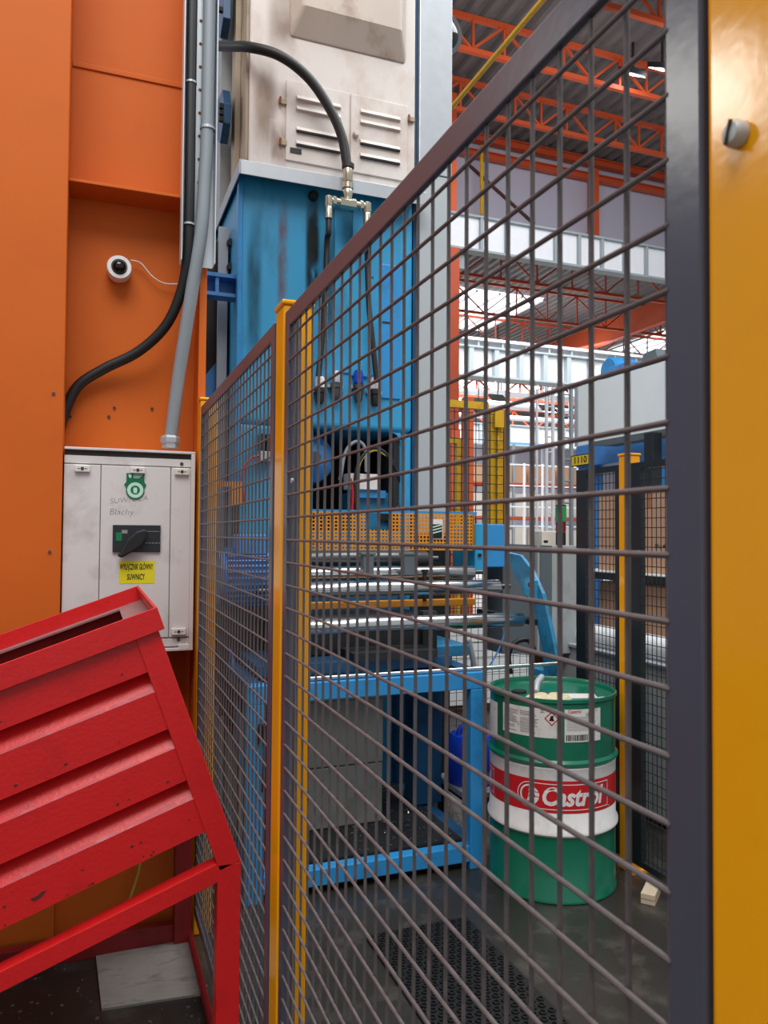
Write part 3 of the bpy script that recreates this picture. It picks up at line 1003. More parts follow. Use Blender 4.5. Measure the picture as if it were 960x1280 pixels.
# stanchions (slanted angle bars)
for a0, a1 in ((-0.062, 0.0), (-LEN, -LEN + 0.06)):
    for y0, y1 in ((BY0, BY0 + 0.05), (BY1 - 0.05, BY1)):
        obj('stanchion', MB().prism([(a0, 0), (a1, 0), (a1, HB), (a0, HB)], bl, y0, y1), M['red'], t, bevel=0.002)
# rim: upright lip and inward ledge
RB, RT, RO = HB - 0.004, HB + 0.058, 0.016
rimf = MB()
rimf.prism([(-LEN - RO, RB), (RO, RB), (RO, RT), (-LEN - RO, RT)], bl, BY0 - 0.014, BY0 - 0.006)
rim = obj('rim_plate', rimf, M['red'], t, bevel=0.0015)
obj('rim_plate', MB().prism([(-LEN - RO, RB), (RO, RB), (RO, RT), (-LEN - RO, RT)], bl, BY1 + 0.002, BY1 + 0.010), M['red'], t, bevel=0.0015)
obj('rim_plate', MB().prism([(RO - .008, RB), (RO, RB), (RO, RT), (RO - .008, RT)], bl, BY0 - 0.006, BY1 + 0.002), M['red'], t, bevel=0.0015)
obj('rim_plate', MB().prism([(-LEN - RO, RB), (-LEN - RO + .008, RB), (-LEN - RO + .008, RT), (-LEN - RO, RT)], bl, BY0 - 0.006, BY1 + 0.002), M['red'], t, bevel=0.0015)
for (a0, a1, y0, y1) in ((-LEN, RO - .009, BY0 - 0.005, BY0 + 0.025), (-LEN, RO - .009, BY1 - 0.07, BY1 + 0.001), (-0.075, RO - .009, BY0 + 0.025, BY1 - 0.07)):
    obj('rim_ledge', MB().prism([(a0, HB), (a1, HB), (a1, HB + .006), (a0, HB + .006)], bl, y0, y1), M['ledge'], t)
# legs and floor rails
SY1 = 3.17
for x0, yy, top_z in ((0.338, BY0, OZ - 0.004), (0.325, SY1 - 0.06, OZ - 0.004)):
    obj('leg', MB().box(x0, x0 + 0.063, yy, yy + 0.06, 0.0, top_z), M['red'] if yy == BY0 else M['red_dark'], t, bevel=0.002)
xl = bp(-LEN, 0)
for yy in (BY0, SY1 - 0.06):
    obj('leg', MB().box(xl[0], xl[0] + 0.063, yy, yy + 0.06, 0.0, xl[1] + 0.02), M['red'], t, bevel=0.002)
for yy in (BY0 + 0.002, BY1 - 0.052):
    obj('strut', MB().prism([(-LEN + .06, -0.028), (-0.047, -0.028), (-0.0625, 0.022), (-LEN + .06, 0.022)], bl, yy, yy + 0.05), M['red'], t, bevel=0.002)
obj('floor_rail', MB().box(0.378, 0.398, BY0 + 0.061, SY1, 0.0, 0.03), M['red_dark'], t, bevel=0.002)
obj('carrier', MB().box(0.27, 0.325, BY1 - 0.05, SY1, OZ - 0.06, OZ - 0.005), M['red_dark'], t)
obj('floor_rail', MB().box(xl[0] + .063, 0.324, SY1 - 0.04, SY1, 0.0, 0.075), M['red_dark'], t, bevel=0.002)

# ------------------------------------------------------------------ mesh safety fence
FX = 0.404
PD = 0.07


def post(label, y0, y1, top, x0=FX, m='yellow_post', foot=True):
    t = thing('fence_post', label, 'post', (x0 + 0.035, (y0 + y1) / 2, 0))
    obj('tube', MB().box(x0, x0 + PD, y0, y1, 0, top), M[m], t, bevel=0.006, seg=3)
    obj('cap', MB().box(x0 - 0.004, x0 + PD + 0.004, y0 - 0.004, y1 + 0.004, top, top + 0.012), M[m], t, bevel=0.004)
    if foot:
        obj('foot_plate', MB().box(x0 + 0.005, x0 + PD + 0.06, y0 - 0.02, y1 + 0.02, 0, 0.012), M[m], t)
    return t


pn = post('nearest yellow fence post, with a slotted screw, filling the picture edge', 0.322, 0.424, 2.14)
b = atx(925, 169, FX)
sc = obj('screw', MB().lathe([(0.0, FX - 0.0105), (0.0065, FX - 0.0095), (0.0088, FX - 0.006), (0.0088, FX - 0.0005)], (0, b.y, b.z), 28, 'x'), M['screw_grey'], pn, smooth=True)
ang = radians(72)
obj('slot', MB().bar((FX - 0.0106, b.y - 0.008 * cos(ang), b.z + 0.008 * sin(ang)), (FX - 0.0106, b.y + 0.008 * cos(ang), b.z - 0.008 * sin(ang)), 0.0018, 0.002, (1, 0, 0)), M['seam'], sc)
post('slim yellow fence post standing between the two grey mesh panels', 1.722, 1.802, 2.128)
post('yellow fence post at the far end, against the orange column', 3.165, 3.24, 2.14, foot=False)


def panel(label, y0, y1, top, bot, frame, vy, hz):
    t = thing('safety_fence', label, 'fence panel', (FX, (y0 + y1) / 2, bot))
    dx = 0.024
    for (a, b, c, d) in ((y0, y0 + frame, bot, top), (y1 - frame, y1, bot, top)):
        obj('frame_upright', MB().box(FX, FX + dx, a, b, c, d), M['anthracite'], t, bevel=0.0025)
    obj('frame_rail', MB().box(FX, FX + 0.010, y0 + frame, y1 - frame, top - 0.040, top), M['anthracite'], t, bevel=0.0025)
    obj('frame_rail', MB().box(FX, FX + dx, y0 + frame, y1 - frame, bot, bot + 0.032), M['anthracite'], t, bevel=0.0025)
    r = 0.0026
    v0 = obj('wire', MB().tube([(FX + 0.0075, vy[0], bot + 0.02), (FX + 0.0075, vy[0], top - 0.02)], r, 8), M['wire'], t, smooth=True)
    for y in vy[1:]:
        inst(v0, (0, y - vy[0], 0), t)
    h0 = obj('wire', MB().tube([(FX + 0.0015, y0 + frame - 0.004, hz[0]), (FX + 0.0015, y1 - frame + 0.006, hz[0])], r, 8), M['wire'], t, smooth=True)
    for z in hz[1:]:
        inst(h0, (0, 0, z - hz[0]), t)
    return t


hz = [1.586 + 0.05 * k for k in range(-29, 10)]
pA = panel('near anthracite wire mesh fence panel in front of the blue press', 0.428, 1.707, 2.104, 0.09, 0.038, [0.4705 + 0.0489 * k for k in range(25)], hz)
for q in ((366, 601), ):
    c = atx(q[0], q[1], FX)
    obj('screw', MB().cyl((FX + 0.0005, c.y, c.z), (FX - 0.004, c.y, c.z), 0.006, 12), M['galv_soft'], pA)
pB = panel('farther anthracite wire mesh fence panel beside the red skip', 1.818, 3.155, 2.11, 0.09, 0.038, [1.862 + 0.0489 * k for k in range(26)], hz)

# ------------------------------------------------------------------ blue press
PY = 4.5


def P(px, py, y=PY):
    q = aty(px, py, y)
    return q.x, q.z


def plane(y):
    return lambda a, b, d: (a, y - d, b)


zt = P(400, 228)[1]
zo_t, zo_b = P(450, 538)[1], 1.62
x0, x1 = 0.785, 1.9
t = thing('press', 'tall blue hydraulic press behind the mesh fence', 'press', (1.34, 5.3, 0))
opx0, opx1 = P(392, 600)[0], P(501, 600)[0]
obj('ram_housing', MB().box(x0, x1, PY, 6.4, zo_t, zt), M['blue'], t, bevel=0.035, seg=4)
obj('side_pillar', MB().box(x0, opx0, PY, 6.4, 0, zo_t), M['blue'], t, bevel=0.02, seg=3)
obj('side_pillar', MB().box(opx1, x1, PY, 6.4, 0, zo_t), M['blue'], t, bevel=0.035, seg=4)
obj('lower_bed', MB().box(1.905, 2.2, PY + .05, 5.4, 0, 1.6), M['dark'], t, bevel=0.01)
obj('bed', MB().box(opx0, opx1, PY + 0.02, 6.4, 0.0, zo_b), M['blue_dirty'], t, bevel=0.01)
obj('throat_back', MB().box(opx0, opx1, 5.5, 5.6, zo_b, zo_t), M['dark'], t)
obj('throat_dark_sheet', MB().box(opx1 - .04, opx1 - .001, PY + .03, 5.49, zo_b, zo_t - .001), M['dark'], t)  # dark sheet added over the blue inner wall of the opening
# corner gussets of the opening
g = 0.07
obj('gusset', MB().prism([(opx1, zo_t), (opx1 - g, zo_t)] + [(opx1 - g + g * sin(a * pi / 12), zo_t - g + g * cos(a * pi / 12)) for a in range(1, 6)] + [(opx1, zo_t - g)], plane(PY), -0.6, -0.006), M['blue'], t)
# raised cover plates on the front
a, b = P(418, 262), P(466, 470)
obj('front_cover', MB().box(a[0], b[0], PY - 0.012, PY + 0.002, b[1], a[1]), M['blue'], t, bevel=0.006)
a, b = P(476, 330), P(500, 500)
obj('front_cover', MB().box(a[0], b[0], PY - 0.012, PY + 0.002, b[1], a[1]), M['blue_bright'], t, bevel=0.006)
a, b = P(440, 262), P(458, 472)
obj('hose_channel', MB().box(a[0], b[0], PY - 0.02, PY - 0.0125, b[1], a[1]), M['blue'], t, bevel=0.004)
# corner strip
obj('edge_strip', MB().box(x0 - 0.012, x0 + 0.018, PY - 0.012, PY + 0.03, 0.3, zt - 0.02), M['blue_bright'], t, bevel=0.005)
# plug and oil streaks
px_, pz_ = P(391, 246)
obj('plug', MB().lathe([(0.03, PY + 0.01), (0.03, PY - 0.03), (0.02, PY - 0.045), (0.0, PY - 0.045)], (px_, 0, pz_), 16, 'y'), M['black'], t, smooth=True)
random.seed(5)


def film(px0, py0, px1, py1, y, m, par):
    """a stained patch on a vertical sheet at depth y"""
    (xa, za), (xb, zb) = P(px0, (py0 + py1) / 2, y), P(px1, (py0 + py1) / 2, y)
    pm = (px0 + px1) / 2
    return obj('stain', MB().box(xa, xb, y - 0.0016, y - 0.0006, P(pm, py1, y)[1], P(pm, py0, y)[1]), M[m], par)


ramh = t
film(380, 235, 402, 400, PY, 'oil', t)
film(345, 232, 362, 420, PY, 'rustfilm', t)
film(305, 240, 330, 480, PY, 'greasefilm', t)
film(396, 240, 425, 480, PY, 'greasefilm', t)
film(420, 262, 468, 330, PY - .0125, 'greasefilm', t)
# slot marks
for q in ((477, 402, 489, 406), (458, 346, 466, 349)):
    a, b = P(q[0], q[1]), P(q[2], q[3])
    obj('slot', MB().box(a[0], b[0], PY - 0.0135, PY - 0.0122, b[1], a[1]), M['dark'], t)

# shelf plate between press and the cream housing
z0, z1 = P(298, 217, 4.38)[1], P(298, 199, 4.38)[1]
obj('top_flange', MB().box(0.765, 1.93, 4.38, 6.5, z1 - 0.012, z1), M['galv_soft'], t)
obj('top_flange_edge', MB().box(0.765, 1.93, 4.372, 4.3795, z0, z1), M['galv'], t, bevel=0.002)
obj('top_flange_edge', MB().box(0.757, 0.7645, 4.372, 6.5, z0, z1), M['galv_soft'], t, bevel=0.002)
obj('top_pad', MB().box(x0 + .03, x1 - .03, PY + 0.03, 6.3, zt, z1 - 0.013), M['dark'], t)

# cream motor housing
hx0, hx1 = P(312, 100, 4.48)[0], P(519, 100, 4.48)[0]
h = thing('motor_housing', 'grimy cream housing with louvred doors on top of the blue press', 'housing', (1.36, 5, z1))
obj('front_panel', MB().box(hx0, hx1, 4.48, 4.52, z1, 6.0), M['cream'], h, bevel=0.006)
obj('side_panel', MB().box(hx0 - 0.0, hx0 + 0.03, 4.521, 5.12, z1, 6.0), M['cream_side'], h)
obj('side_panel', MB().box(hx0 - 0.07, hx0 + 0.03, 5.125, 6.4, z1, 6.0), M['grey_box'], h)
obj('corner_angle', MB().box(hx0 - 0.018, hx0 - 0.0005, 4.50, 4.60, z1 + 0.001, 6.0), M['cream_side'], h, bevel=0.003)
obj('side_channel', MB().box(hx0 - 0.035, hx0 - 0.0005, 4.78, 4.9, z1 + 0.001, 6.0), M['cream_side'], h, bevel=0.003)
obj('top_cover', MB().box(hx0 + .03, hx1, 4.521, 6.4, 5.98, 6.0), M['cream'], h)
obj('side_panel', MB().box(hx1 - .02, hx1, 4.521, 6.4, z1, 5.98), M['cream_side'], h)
# embossed box
e = MB()
a, b = P(362, -60, 4.48), P(509, 80, 4.48)
a2, b2 = P(376, -40, 4.4), P(502, 52, 4.4)
ca, cb = P(360, 42, 4.48), P(508, 80, 4.48)
X0, X1 = ca[0], cb[0]
Z0 = (ca[1] + cb[1]) / 2 - 0.02
q = [(X0, 4.4795, Z0), (X1, 4.4795, Z0), (X1, 4.4795, Z0 + .6), (X0, 4.4795, Z0 + .6)]
i_ = 0.10
q2 = [(X0 + i_ * .7, 4.385, Z0 + i_ * 1.6), (X1 - i_ * .7, 4.385, Z0 + i_ * 1.6), (X1 - i_ * .7, 4.385, Z0 + .6 - i_), (X0 + i_ * .7, 4.385, Z0 + .6 - i_)]
e.hexa(q + q2)
obj('embossed_cover', e, M['cream_dirty'], h, bevel=0.02, seg=3)
# rust runs on the housing
film(336, 150, 362, 216, 4.48, 'rustfilm', h)
film(312, 60, 350, 205, 4.48, 'grimefilm', h)
film(330, -30, 375, 80, 4.48, 'grimefilm', h)
# louvred doors
dl = []
zc0, zc1 = P(437, 215, 4.48)[1], P(437, 122, 4.48)[1]
for (pa, pb) in ((357, 436), (438, 509)):
    xa, xb = P(pa, 150, 4.48)[0], P(pb, 150, 4.48)[0]
    d = obj('louvre_door', MB().box(xa, xb, 4.468, 4.4795, zc0, zc1 + 0.02), M['cream'], h, bevel=0.003)
    w = xb - xa
    for k, f in enumerate((0.83, 0.69, 0.42, 0.24)):
        zz = zc0 + (zc1 - zc0) * f
        s = MB()
        s.hexa([(xa + w * .15, 4.4675, zz - .012), (xb - w * .14, 4.4675, zz - .012), (xb - w * .14, 4.4675, zz + .016), (xa + w * .15, 4.4675, zz + .016),
                (xa + w * .16, 4.449, zz - .010), (xb - w * .15, 4.449, zz - .010), (xb - w * .15, 4.462, zz + .014), (xa + w * .16, 4.462, zz + .014)])
        lv = obj('louvre', s, M['cream'], d)
        if k > 1:
            obj('louvre_gap', MB().box(xa + w * .16, xb - w * .15, 4.452, 4.4674, zz - .019, zz - .0125), M['dark'], lv)
for q in ((352, 128), (352, 179), (512, 150)):
    a = P(q[0], q[1], 4.48)
    hg = obj('hinge', MB().box(a[0] - .02, a[0] + .03, 4.462, 4.4795, a[1] - .016, a[1] + .016), M['cream_side'], h, bevel=0.003)
    obj('hinge_pin', MB().cyl((a[0] - .012, 4.458, a[1] - .02), (a[0] - .012, 4.458, a[1] + .02), 0.007, 8), M['rust'], hg)
a = P(443, 170, 4.48)
obj('door_knob', MB().lathe([(0.018, 4.468), (0.02, 4.45), (0.016, 4.435), (0, 4.433)], (a[0], 0, a[1]), 16, 'y'), M['cream'], h, smooth=True)
a = P(369, 190, 4.48)
obj('missing_slat', MB().box(a[0] - .035, a[0] + .035, 4.464, 4.4668, a[1] - .016, a[1] + .016), M['dark'], h)

# blue lugs bolted to the side of the housing
for (pa, pb, lab) in ((-70, 50, 'upper blue bolted lug on the housing side'), (110, 181, 'lower blue bolted lug on the housing side')):
    xs_ = hx0 - 0.07
    pt = [atx(q[0], q[1], xs_) for q in ((288, pa + 4), (290, pa + 20), (289, pb - 26), (285, pb), (276, pb - 8), (274, pb - 30), (280, pa + 20))]
    tl = thing('bolted_lug', lab, 'bracket', (xs_, pt[0].y, pt[2].z))
    obj('plate', MB().prism([(p.y, p.z) for p in pt], lambda a, b, d: (xs_ - d, a, b), 0.002, 0.05), M['blue_dark'], tl, bevel=0.004)
    for f in (0.15, 0.5, 0.85):
        z = pt[1].z + (pt[2].z - pt[1].z) * f
        obj('bolt', MB().cyl((xs_ - 0.05, pt[1].y + 0.02, z), (xs_ - 0.075, pt[1].y + 0.02, z), 0.02, 6), M['dark'], tl)

# white panel next to the press
wx0, wx1 = P(523, 300)[0], P(563, 300)[0]
w = thing('sheet_column', 'tall pale grey sheet metal column joined to the press', 'cover', ((wx0 + wx1) / 2, 4.9, 1.61))
zj = P(540, 218)[1]
obj('lower_sheet', MB().box(wx0, wx1, PY, 5.3, 1.605, zj - 0.004), M['sheet_grey'], w, bevel=0.004)
obj('upper_sheet', MB().box(wx0, wx1 + 0.005, PY - 0.006, 5.3, zj, 6.0), M['galv'], w, bevel=0.004)
tag(obj('edge_plate', MB().box(x1 + 0.01, wx0 - 0.004, PY + 0.03, 5.3, 0, 6.0), M['blue_dark']), 'narrow dark blue strip between press and grey sheet column', 'plate')
# round spotlight on the grey column
c = aty(552, 38, 4.75)
tl = thing('spotlight', 'round dark spotlight sticking out beside the grey sheet column', 'lamp', (c.x, 4.75, c.z))
obj('housing', MB().lathe([(0.05, 5.0), (0.12, 4.95), (0.16, 4.80), (0.165, 4.76), (0.15, 4.76)], (c.x, 0, c.z), 28, 'y'), M['dark'], tl, smooth=True)
obj('lens', MB().lathe([(0.149, 4.775), (0.12, 4.745), (0.06, 4.73), (0.0, 4.727)], (c.x, 0, c.z), 28, 'y'), M['lens'], tl, smooth=True)

# hydraulic hose with tee fitting
HY = 4.33
pts = [(0.60, 4.95, P(268, 60, 4.95)[1])] + [tuple(aty(q[0], q[1], yy)) for q, yy in (((283, 58), 4.6), ((312, 59), 4.4), ((350, 70), HY), ((385, 97), HY), ((411, 134), HY), ((427, 170), HY), ((434, 208), HY))]
ho = thing('hydraulic_hose', 'thick black hydraulic hose arching down to a steel tee', 'hose', pts[4])
obj('hose', MB().tube(curve(pts), 0.029, 14), M['black'], ho, smooth=True)
a = P(435, 208, HY)
b = P(436, 250, HY)
obj('clamp', MB().lathe([(0.032, a[1] - 0.012), (0.037, a[1] - 0.012), (0.037, a[1] + 0.012), (0.032, a[1] + 0.012)], (a[0], HY, 0), 16), M['black'], ho)
zz = a[1]
obj('ferrule', MB().lathe([(0.028, zz - .012), (0.030, zz - .02), (0.030, zz - .09), (0.024, zz - .1), (0.034, zz - .105), (0.034, zz - .135), (0.026, zz - .14), (0.03, zz - .15), (0.03, zz - .18), (0.022, b[1])], (a[0], HY, 0), 14), M['chrome'], ho, smooth=True)
l_, r_ = P(411, 247, HY), P(459, 262, HY)
zc = (l_[1] + r_[1]) / 2
te = MB().cyl((l_[0], HY, zc), (r_[0], HY, zc), 0.022, 14)
te.cyl((a[0] - .05, HY, zc), (a[0] + .05, HY, zc), 0.032, 6)
te.cyl((a[0], HY, zc), (a[0], HY, b[1] + .01), 0.026, 12)
for s in (-1, 1):
    te.cyl((a[0] + s * .075, HY, zc), (a[0] + s * .095, HY, zc), 0.031, 6)
obj('tee', te, M['chrome'], ho, smooth=True)
for (X, qs) in ((l_[0], ((409, 300), (407, 360), (402, 430), (398, 470))), (r_[0], ((459, 320), (461, 380), (466, 430), (471, 478)))):
    obj('elbow', MB().lathe([(0.02, zc + .025), (0.026, zc + .02), (0.026, zc - .03), (0.021, zc - .04), (0.024, zc - .05), (0.024, zc - .11)], (X, HY, 0), 14), M['chrome'], ho, smooth=True)
    pp = [(X, HY, zc - .1), (X, HY, zc - .2)] + [tuple(aty(q[0], q[1], 4.4)) for q in qs]
    obj('branch_hose', MB().tube(curve(pp), 0.017, 10), M['black'], ho, smooth=True)

# solenoid valves on the press front
for (px0, py0, hh, cap, lab) in ((400, 488, 34, 'white', 'leftmost of the four valves on the press front, at the hose end'), (420, 482, 36, 'galv_soft', 'steel valve with two clamps on the press front'),
                                 (448, 483, 40, 'plastic_blue', 'valve with a bright blue cap on the press front'), (469, 490, 36, 'white', 'white and black connector at the right hose end')):
    a, b = P(px0, py0 - hh / 2, 4.46), P(px0, py0 + hh / 2, 4.46)
    v = thing('valve', lab, 'valve', (a[0], 4.46, b[1]))
    L = a[1] - b[1]
    obj('body', MB().lathe([(0.018, b[1]), (0.026, b[1] + L * .1), (0.026, b[1] + L * .4), (0.034, b[1] + L * .42), (0.034, b[1] + L * .55), (0.026, b[1] + L * .57)], (a[0], 4.46, 0), 14), M['steel_dark'] if cap != 'white' else M['black'], v, smooth=True)
    obj('cap', MB().lathe([(0.026, b[1] + L * .58), (0.03, b[1] + L * .6), (0.03, b[1] + L * .9), (0.022, a[1])], (a[0], 4.46, 0), 14), M[cap], v, smooth=True)
    obj('bracket', MB().box(a[0] - .05, a[0] + .05, 4.47, 4.499, b[1] + L * .44, b[1] + L * .54), M['galv_soft'], v)

# mechanism in the throat of the press
c = aty(384, 575, 4.75)
fl = thing('flywheel', 'blue round flywheel cover in the throat of the press', 'flywheel', (c.x, 4.75, c.z))
obj('disc', MB().lathe([(0.03, 4.60), (0.09, 4.61), (0.15, 4.66), (0.16, 4.72), (0.16, 4.95)], (c.x, 0, c.z), 32, 'y'), M['motor_blue'], fl, smooth=True)
obj('hub', MB().cyl((c.x, 4.55, c.z), (c.x, 4.62, c.z), 0.035, 16), M['steel_dark'], fl, smooth=True)
a, b = P(433, 592, 4.6), P(470, 613, 4.6)
jb = thing('junction_block', 'white terminal block among hoses in the press throat', 'block', (a[0], 4.6, b[1]))
obj('body', MB().box(a[0], b[0], 4.56, 4.66, b[1], a[1]), M['white'], jb, bevel=0.004)
obj('bracket', MB().box(a[0] + .03, b[0] + .06, 4.58, 4.64, b[1] - .05, b[1] - .001), M['blue_bright'], jb)
for (qs, m_, r) in ((((445, 640), (444, 600), (450, 575), (466, 560), (485, 570), (500, 600), (503, 625), (492, 640)), 'black', 0.012),
                    (((446, 598), (452, 575), (468, 563), (484, 570)), 'yellowcable', 0.007),
                    (((440, 640), (441, 615), (438, 598)), 'redcable', 0.009),
                    (((425, 600), (432, 565), (445, 552), (456, 560), (458, 590)), 'conduit', 0.011)):
    pts = [aty(q[0], q[1], 4.53) for q in qs]
    obj('hose', MB().tube(curve(pts), r, 10), M[m_], jb, smooth=True)
a, b = P(468, 616, 4.65), P(497, 640, 4.65)
tl = thing('slide_block', 'blue slide block with dark clamps at the press throat bottom', 'block', ((a[0] + b[0]) / 2, 4.7, b[1]))
obj('body', MB().box(a[0] - .15, b[0], 4.62, 4.9, b[1] - .12, a[1]), M['blue_dirty'], tl, bevel=0.006)
obj('clamp', MB().box(a[0] + .02, a[0] + .08, 4.59, 4.62, b[1] - .06, b[1]), M['dark'], tl, bevel=0.003)
obj('clamp', MB().box(b[0] - .05, b[0] - .01, 4.59, 4.62, b[1] - .08, b[1] - .01), M['white'], tl, bevel=0.003)

# ------------------------------------------------------------------ left side of the press, seen through the far panel
a, b = aty(256, 345, 4.62), aty(298, 375, 4.62)
tl = thing('support_bracket', 'blue channel bracket between orange column and press', 'bracket', (0.6, 4.7, b.z))
obj('web', MB().box(0.30, 0.784, 4.66, 4.68, b.z, a.z + .01), M['motor_blue'], tl)
obj('flange', MB().box(0.30, 0.784, 4.56, 4.66, a.z - .012, a.z + .01), M['motor_blue'], tl)
obj('flange', MB().box(0.30, 0.784, 4.56, 4.66, b.z - .005, b.z + .016), M['motor_blue'], tl)
obj('end_plate', MB().box(0.66, 0.68, 4.57, 4.659, b.z + .017, a.z - .013), M['motor_blue'], tl)
tl = thing('side_beam', 'grey steel beam with bolts beside the press edge', 'beam', (0.76, 4.9, 0))
obj('flange', MB().box(0.71, 0.768, 4.8, 4.83, 0, P(290, 285, 4.8)[1]), M['galv_soft'], tl)
obj('web', MB().box(0.732, 0.746, 4.83, 4.985, 0, P(290, 285, 4.8)[1]), M['grey_dark'], tl)
for py in (305, 335):
    q = aty(287, py, 4.8)
    obj('bolt', MB().cyl((q.x, 4.799, q.z), (q.x, 4.76, q.z), 0.022, 6), M['dark'], tl)
tag(obj('dark_gap_block', MB().box(0.45, 0.775, 5.0, 6.3, 0, 3.5), M['dark'], bevel=0.01), 'tall black block filling the shaded gap left of the press', 'cupboard')  # dark block added to stand for the shaded gap beside the press
a = [aty(q[0], q[1], 4.93) for q in ((256, 470), (290, 430), (290, 470), (256, 520))]
tag(obj('gusset_plate', MB().prism([(p.x, p.z) for p in a], plane(4.93), 0.0, 0.02), M['motor_blue']), 'pale blue slanted plate beneath the channel bracket', 'plate')
a = aty(270, 500, 5.0)
b = aty(284, 600, 5.0)
for k in range(3):
    x = a.x + 0.03 * k
    tag(obj('pale_pipe', MB().cyl((x, 5.0 + .01 * k, b.z), (x, 5.0 + .01 * k, aty(277, 470, 5.0).z), 0.011, 10), M['conduit' if k % 2 else 'girder'], smooth=True),
        ('first', 'middle', 'last')[k] + ' of three pale upright pipes left of the press', 'pipe')
# valve with red cable on blue face
a, b = P(325, 542, 4.46), P(337, 575, 4.46)
v = thing('pneumatic_valve', 'black pneumatic valve with red cable on the blue pillar', 'valve', (a[0], 4.46, b[1]))
obj('coil', MB().box(a[0], a[0] + .022, 4.44, 4.499, b[1] + .05, a[1]), M['black'], v, bevel=0.003)
obj('coil', MB().box(b[0] - .022, b[0], 4.44, 4.499, b[1] + .05, a[1]), M['black'], v, bevel=0.003)
obj('manifold', MB().box(a[0] - .01, b[0] + .02, 4.43, 4.499, b[1] - .01, b[1] + .048), M['galv_soft'], v, bevel=0.003)
pts = [aty(q[0], q[1], 4.44) for q in ((325, 569), (314, 573), (305, 585), (303, 605), (306, 628))]
obj('cable', MB().tube(curve(pts), 0.009, 8), M['redcable'], v, smooth=True)
# small orange guard frame
gy = 4.2
a, b = aty(271, 601, gy), aty(302, 632, gy)
tl = thing('orange_guard', 'small orange guard frame left of the press', 'guard', (a.x, gy, b.z))
obj('rail', MB().box(a.x, b.x, gy, gy + .03, a.z - .03, a.z), M['guard'], tl)
obj('upright', MB().box(b.x - .06, b.x, gy, gy + .03, b.z, a.z - .031), M['guard'], tl)
obj('stand', MB().box(b.x - .05, b.x - .01, gy, gy + .03, 0, b.z - .001), M['dark'], tl)
# motor
my = 3.95
a, b = aty(278, 690, my), aty(344, 762, my)
zc, r = (a.z + b.z) / 2, (a.z - b.z) / 2
mo = thing('gear_motor', 'bright blue gear motor behind the far mesh panel', 'motor', ((a.x + b.x) / 2, my, 0))
obj('casing', MB().lathe([(r * .9, a.x), (r, a.x + .02), (r, b.x - .02), (r * .92, b.x)], (0, my + r, zc), 32, 'x'), M['motor_blue'], mo, smooth=True)
fin = None
for k in range(14):
    an = pi * (0.55 + k * 0.06)
    c0, s0 = cos(an), sin(an)
    obj('cooling_fin', MB().bar((a.x + .03, my + r + c0 * r * 1.05, zc + s0 * r * 1.05), (b.x - .03, my + r + c0 * r * 1.05, zc + s0 * r * 1.05), 0.006, 0.03, (0, c0, s0)), M['motor_blue'], mo)
obj('terminal_box', MB().box(a.x + .08, a.x + .24, my + .04, my + .2, zc + r * .9, zc + r + .09), M['motor_blue'], mo, bevel=0.006)
obj('end_shield', MB().cyl((b.x, my + r, zc), (b.x + .05, my + r, zc), r * .8, 24), M['blue_dark'], mo)
obj('base', MB().box(a.x - .03, b.x + .03, my + .05, my + 2 * r - .02, 0, zc - r * .85), M['dark'], mo, bevel=0.008)
for (q0, q1, yy, m_, lab) in (((266, 880), (300, 985), 3.9, 'galv_soft', 'dull bundle of scrap sheet standing under the gear motor'), ):
    a, b = aty(q0[0], q0[1], yy), aty(q1[0], q1[1], yy)
    sb = thing('scrap_bundle', lab, 'scrap', (a.x, yy, 0))
    for k in range(7):
        x = a.x + (b.x - a.x) * k / 6
        obj('strip', MB().box(x, x + .022, yy - .06 - .012 * (k % 3), yy - .045 - .012 * (k % 3), 0.0, a.z - .05 * (k % 4)), M[m_ if k % 2 else 'tank'], sb)
# cable bundle in the dark
for k, (qs, m_, lab) in enumerate(((((262, 740), (270, 800), (285, 850), (292, 900)), 'black', 'black cable hanging in the dark below the gear motor'),
                                   (((288, 812), (292, 840), (296, 880), (300, 960)), 'motor_blue', 'blue hose hanging below the gear motor'),
                                   (((322, 930), (326, 905), (331, 930), (329, 990)), 'black', 'thin black cable looped on the blue table leg'))):
    pts = [aty(q[0], q[1], 3.32 if k == 2 else 3.7) for q in qs]
    tag(obj('loose_cable', MB().tube(curve(pts), 0.008, 8), M[m_], smooth=True), lab, 'cable')

# ------------------------------------------------------------------ roller table in front of the press
TY = 3.33
ztop, zb = 0.938, 0.857
tx0, tx1 = 0.64, 1.795
t = thing('roller_table', 'blue steel roller table standing before the press', 'table', (1.2, 3.7, 0))
for x in (tx0, tx1 - 0.075):
    for y in (TY, 4.3):
        obj('leg', MB().box(x, x + .075, y, y + .075, 0, zb), M['blue_bright'] if y == TY else M['blue_dark'], t, bevel=0.004)  # rear legs in a darker blue, their shade put into the colour
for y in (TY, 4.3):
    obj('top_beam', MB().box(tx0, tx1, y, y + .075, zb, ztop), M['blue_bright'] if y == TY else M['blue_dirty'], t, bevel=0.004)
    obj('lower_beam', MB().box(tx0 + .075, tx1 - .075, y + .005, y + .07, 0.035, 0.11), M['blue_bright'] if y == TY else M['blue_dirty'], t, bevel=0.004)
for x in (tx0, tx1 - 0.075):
    obj('side_beam', MB().box(x, x + .075, TY + .075, 4.3, zb, ztop), M['blue_dark'], t)  # side beams darkened likewise, shade painted into the blue
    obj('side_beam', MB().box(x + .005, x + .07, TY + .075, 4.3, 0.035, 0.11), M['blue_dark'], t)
obj('cross_plate', MB().box(tx0 + .08, tx1 - .08, TY + .2, 4.2, ztop, ztop + .05), M['blue_dark'], t)
obj('machine_bed', MB().box(0.85, 1.72, 3.72, 4.2, ztop + .05, 1.17), M['dark'], t, bevel=0.01)
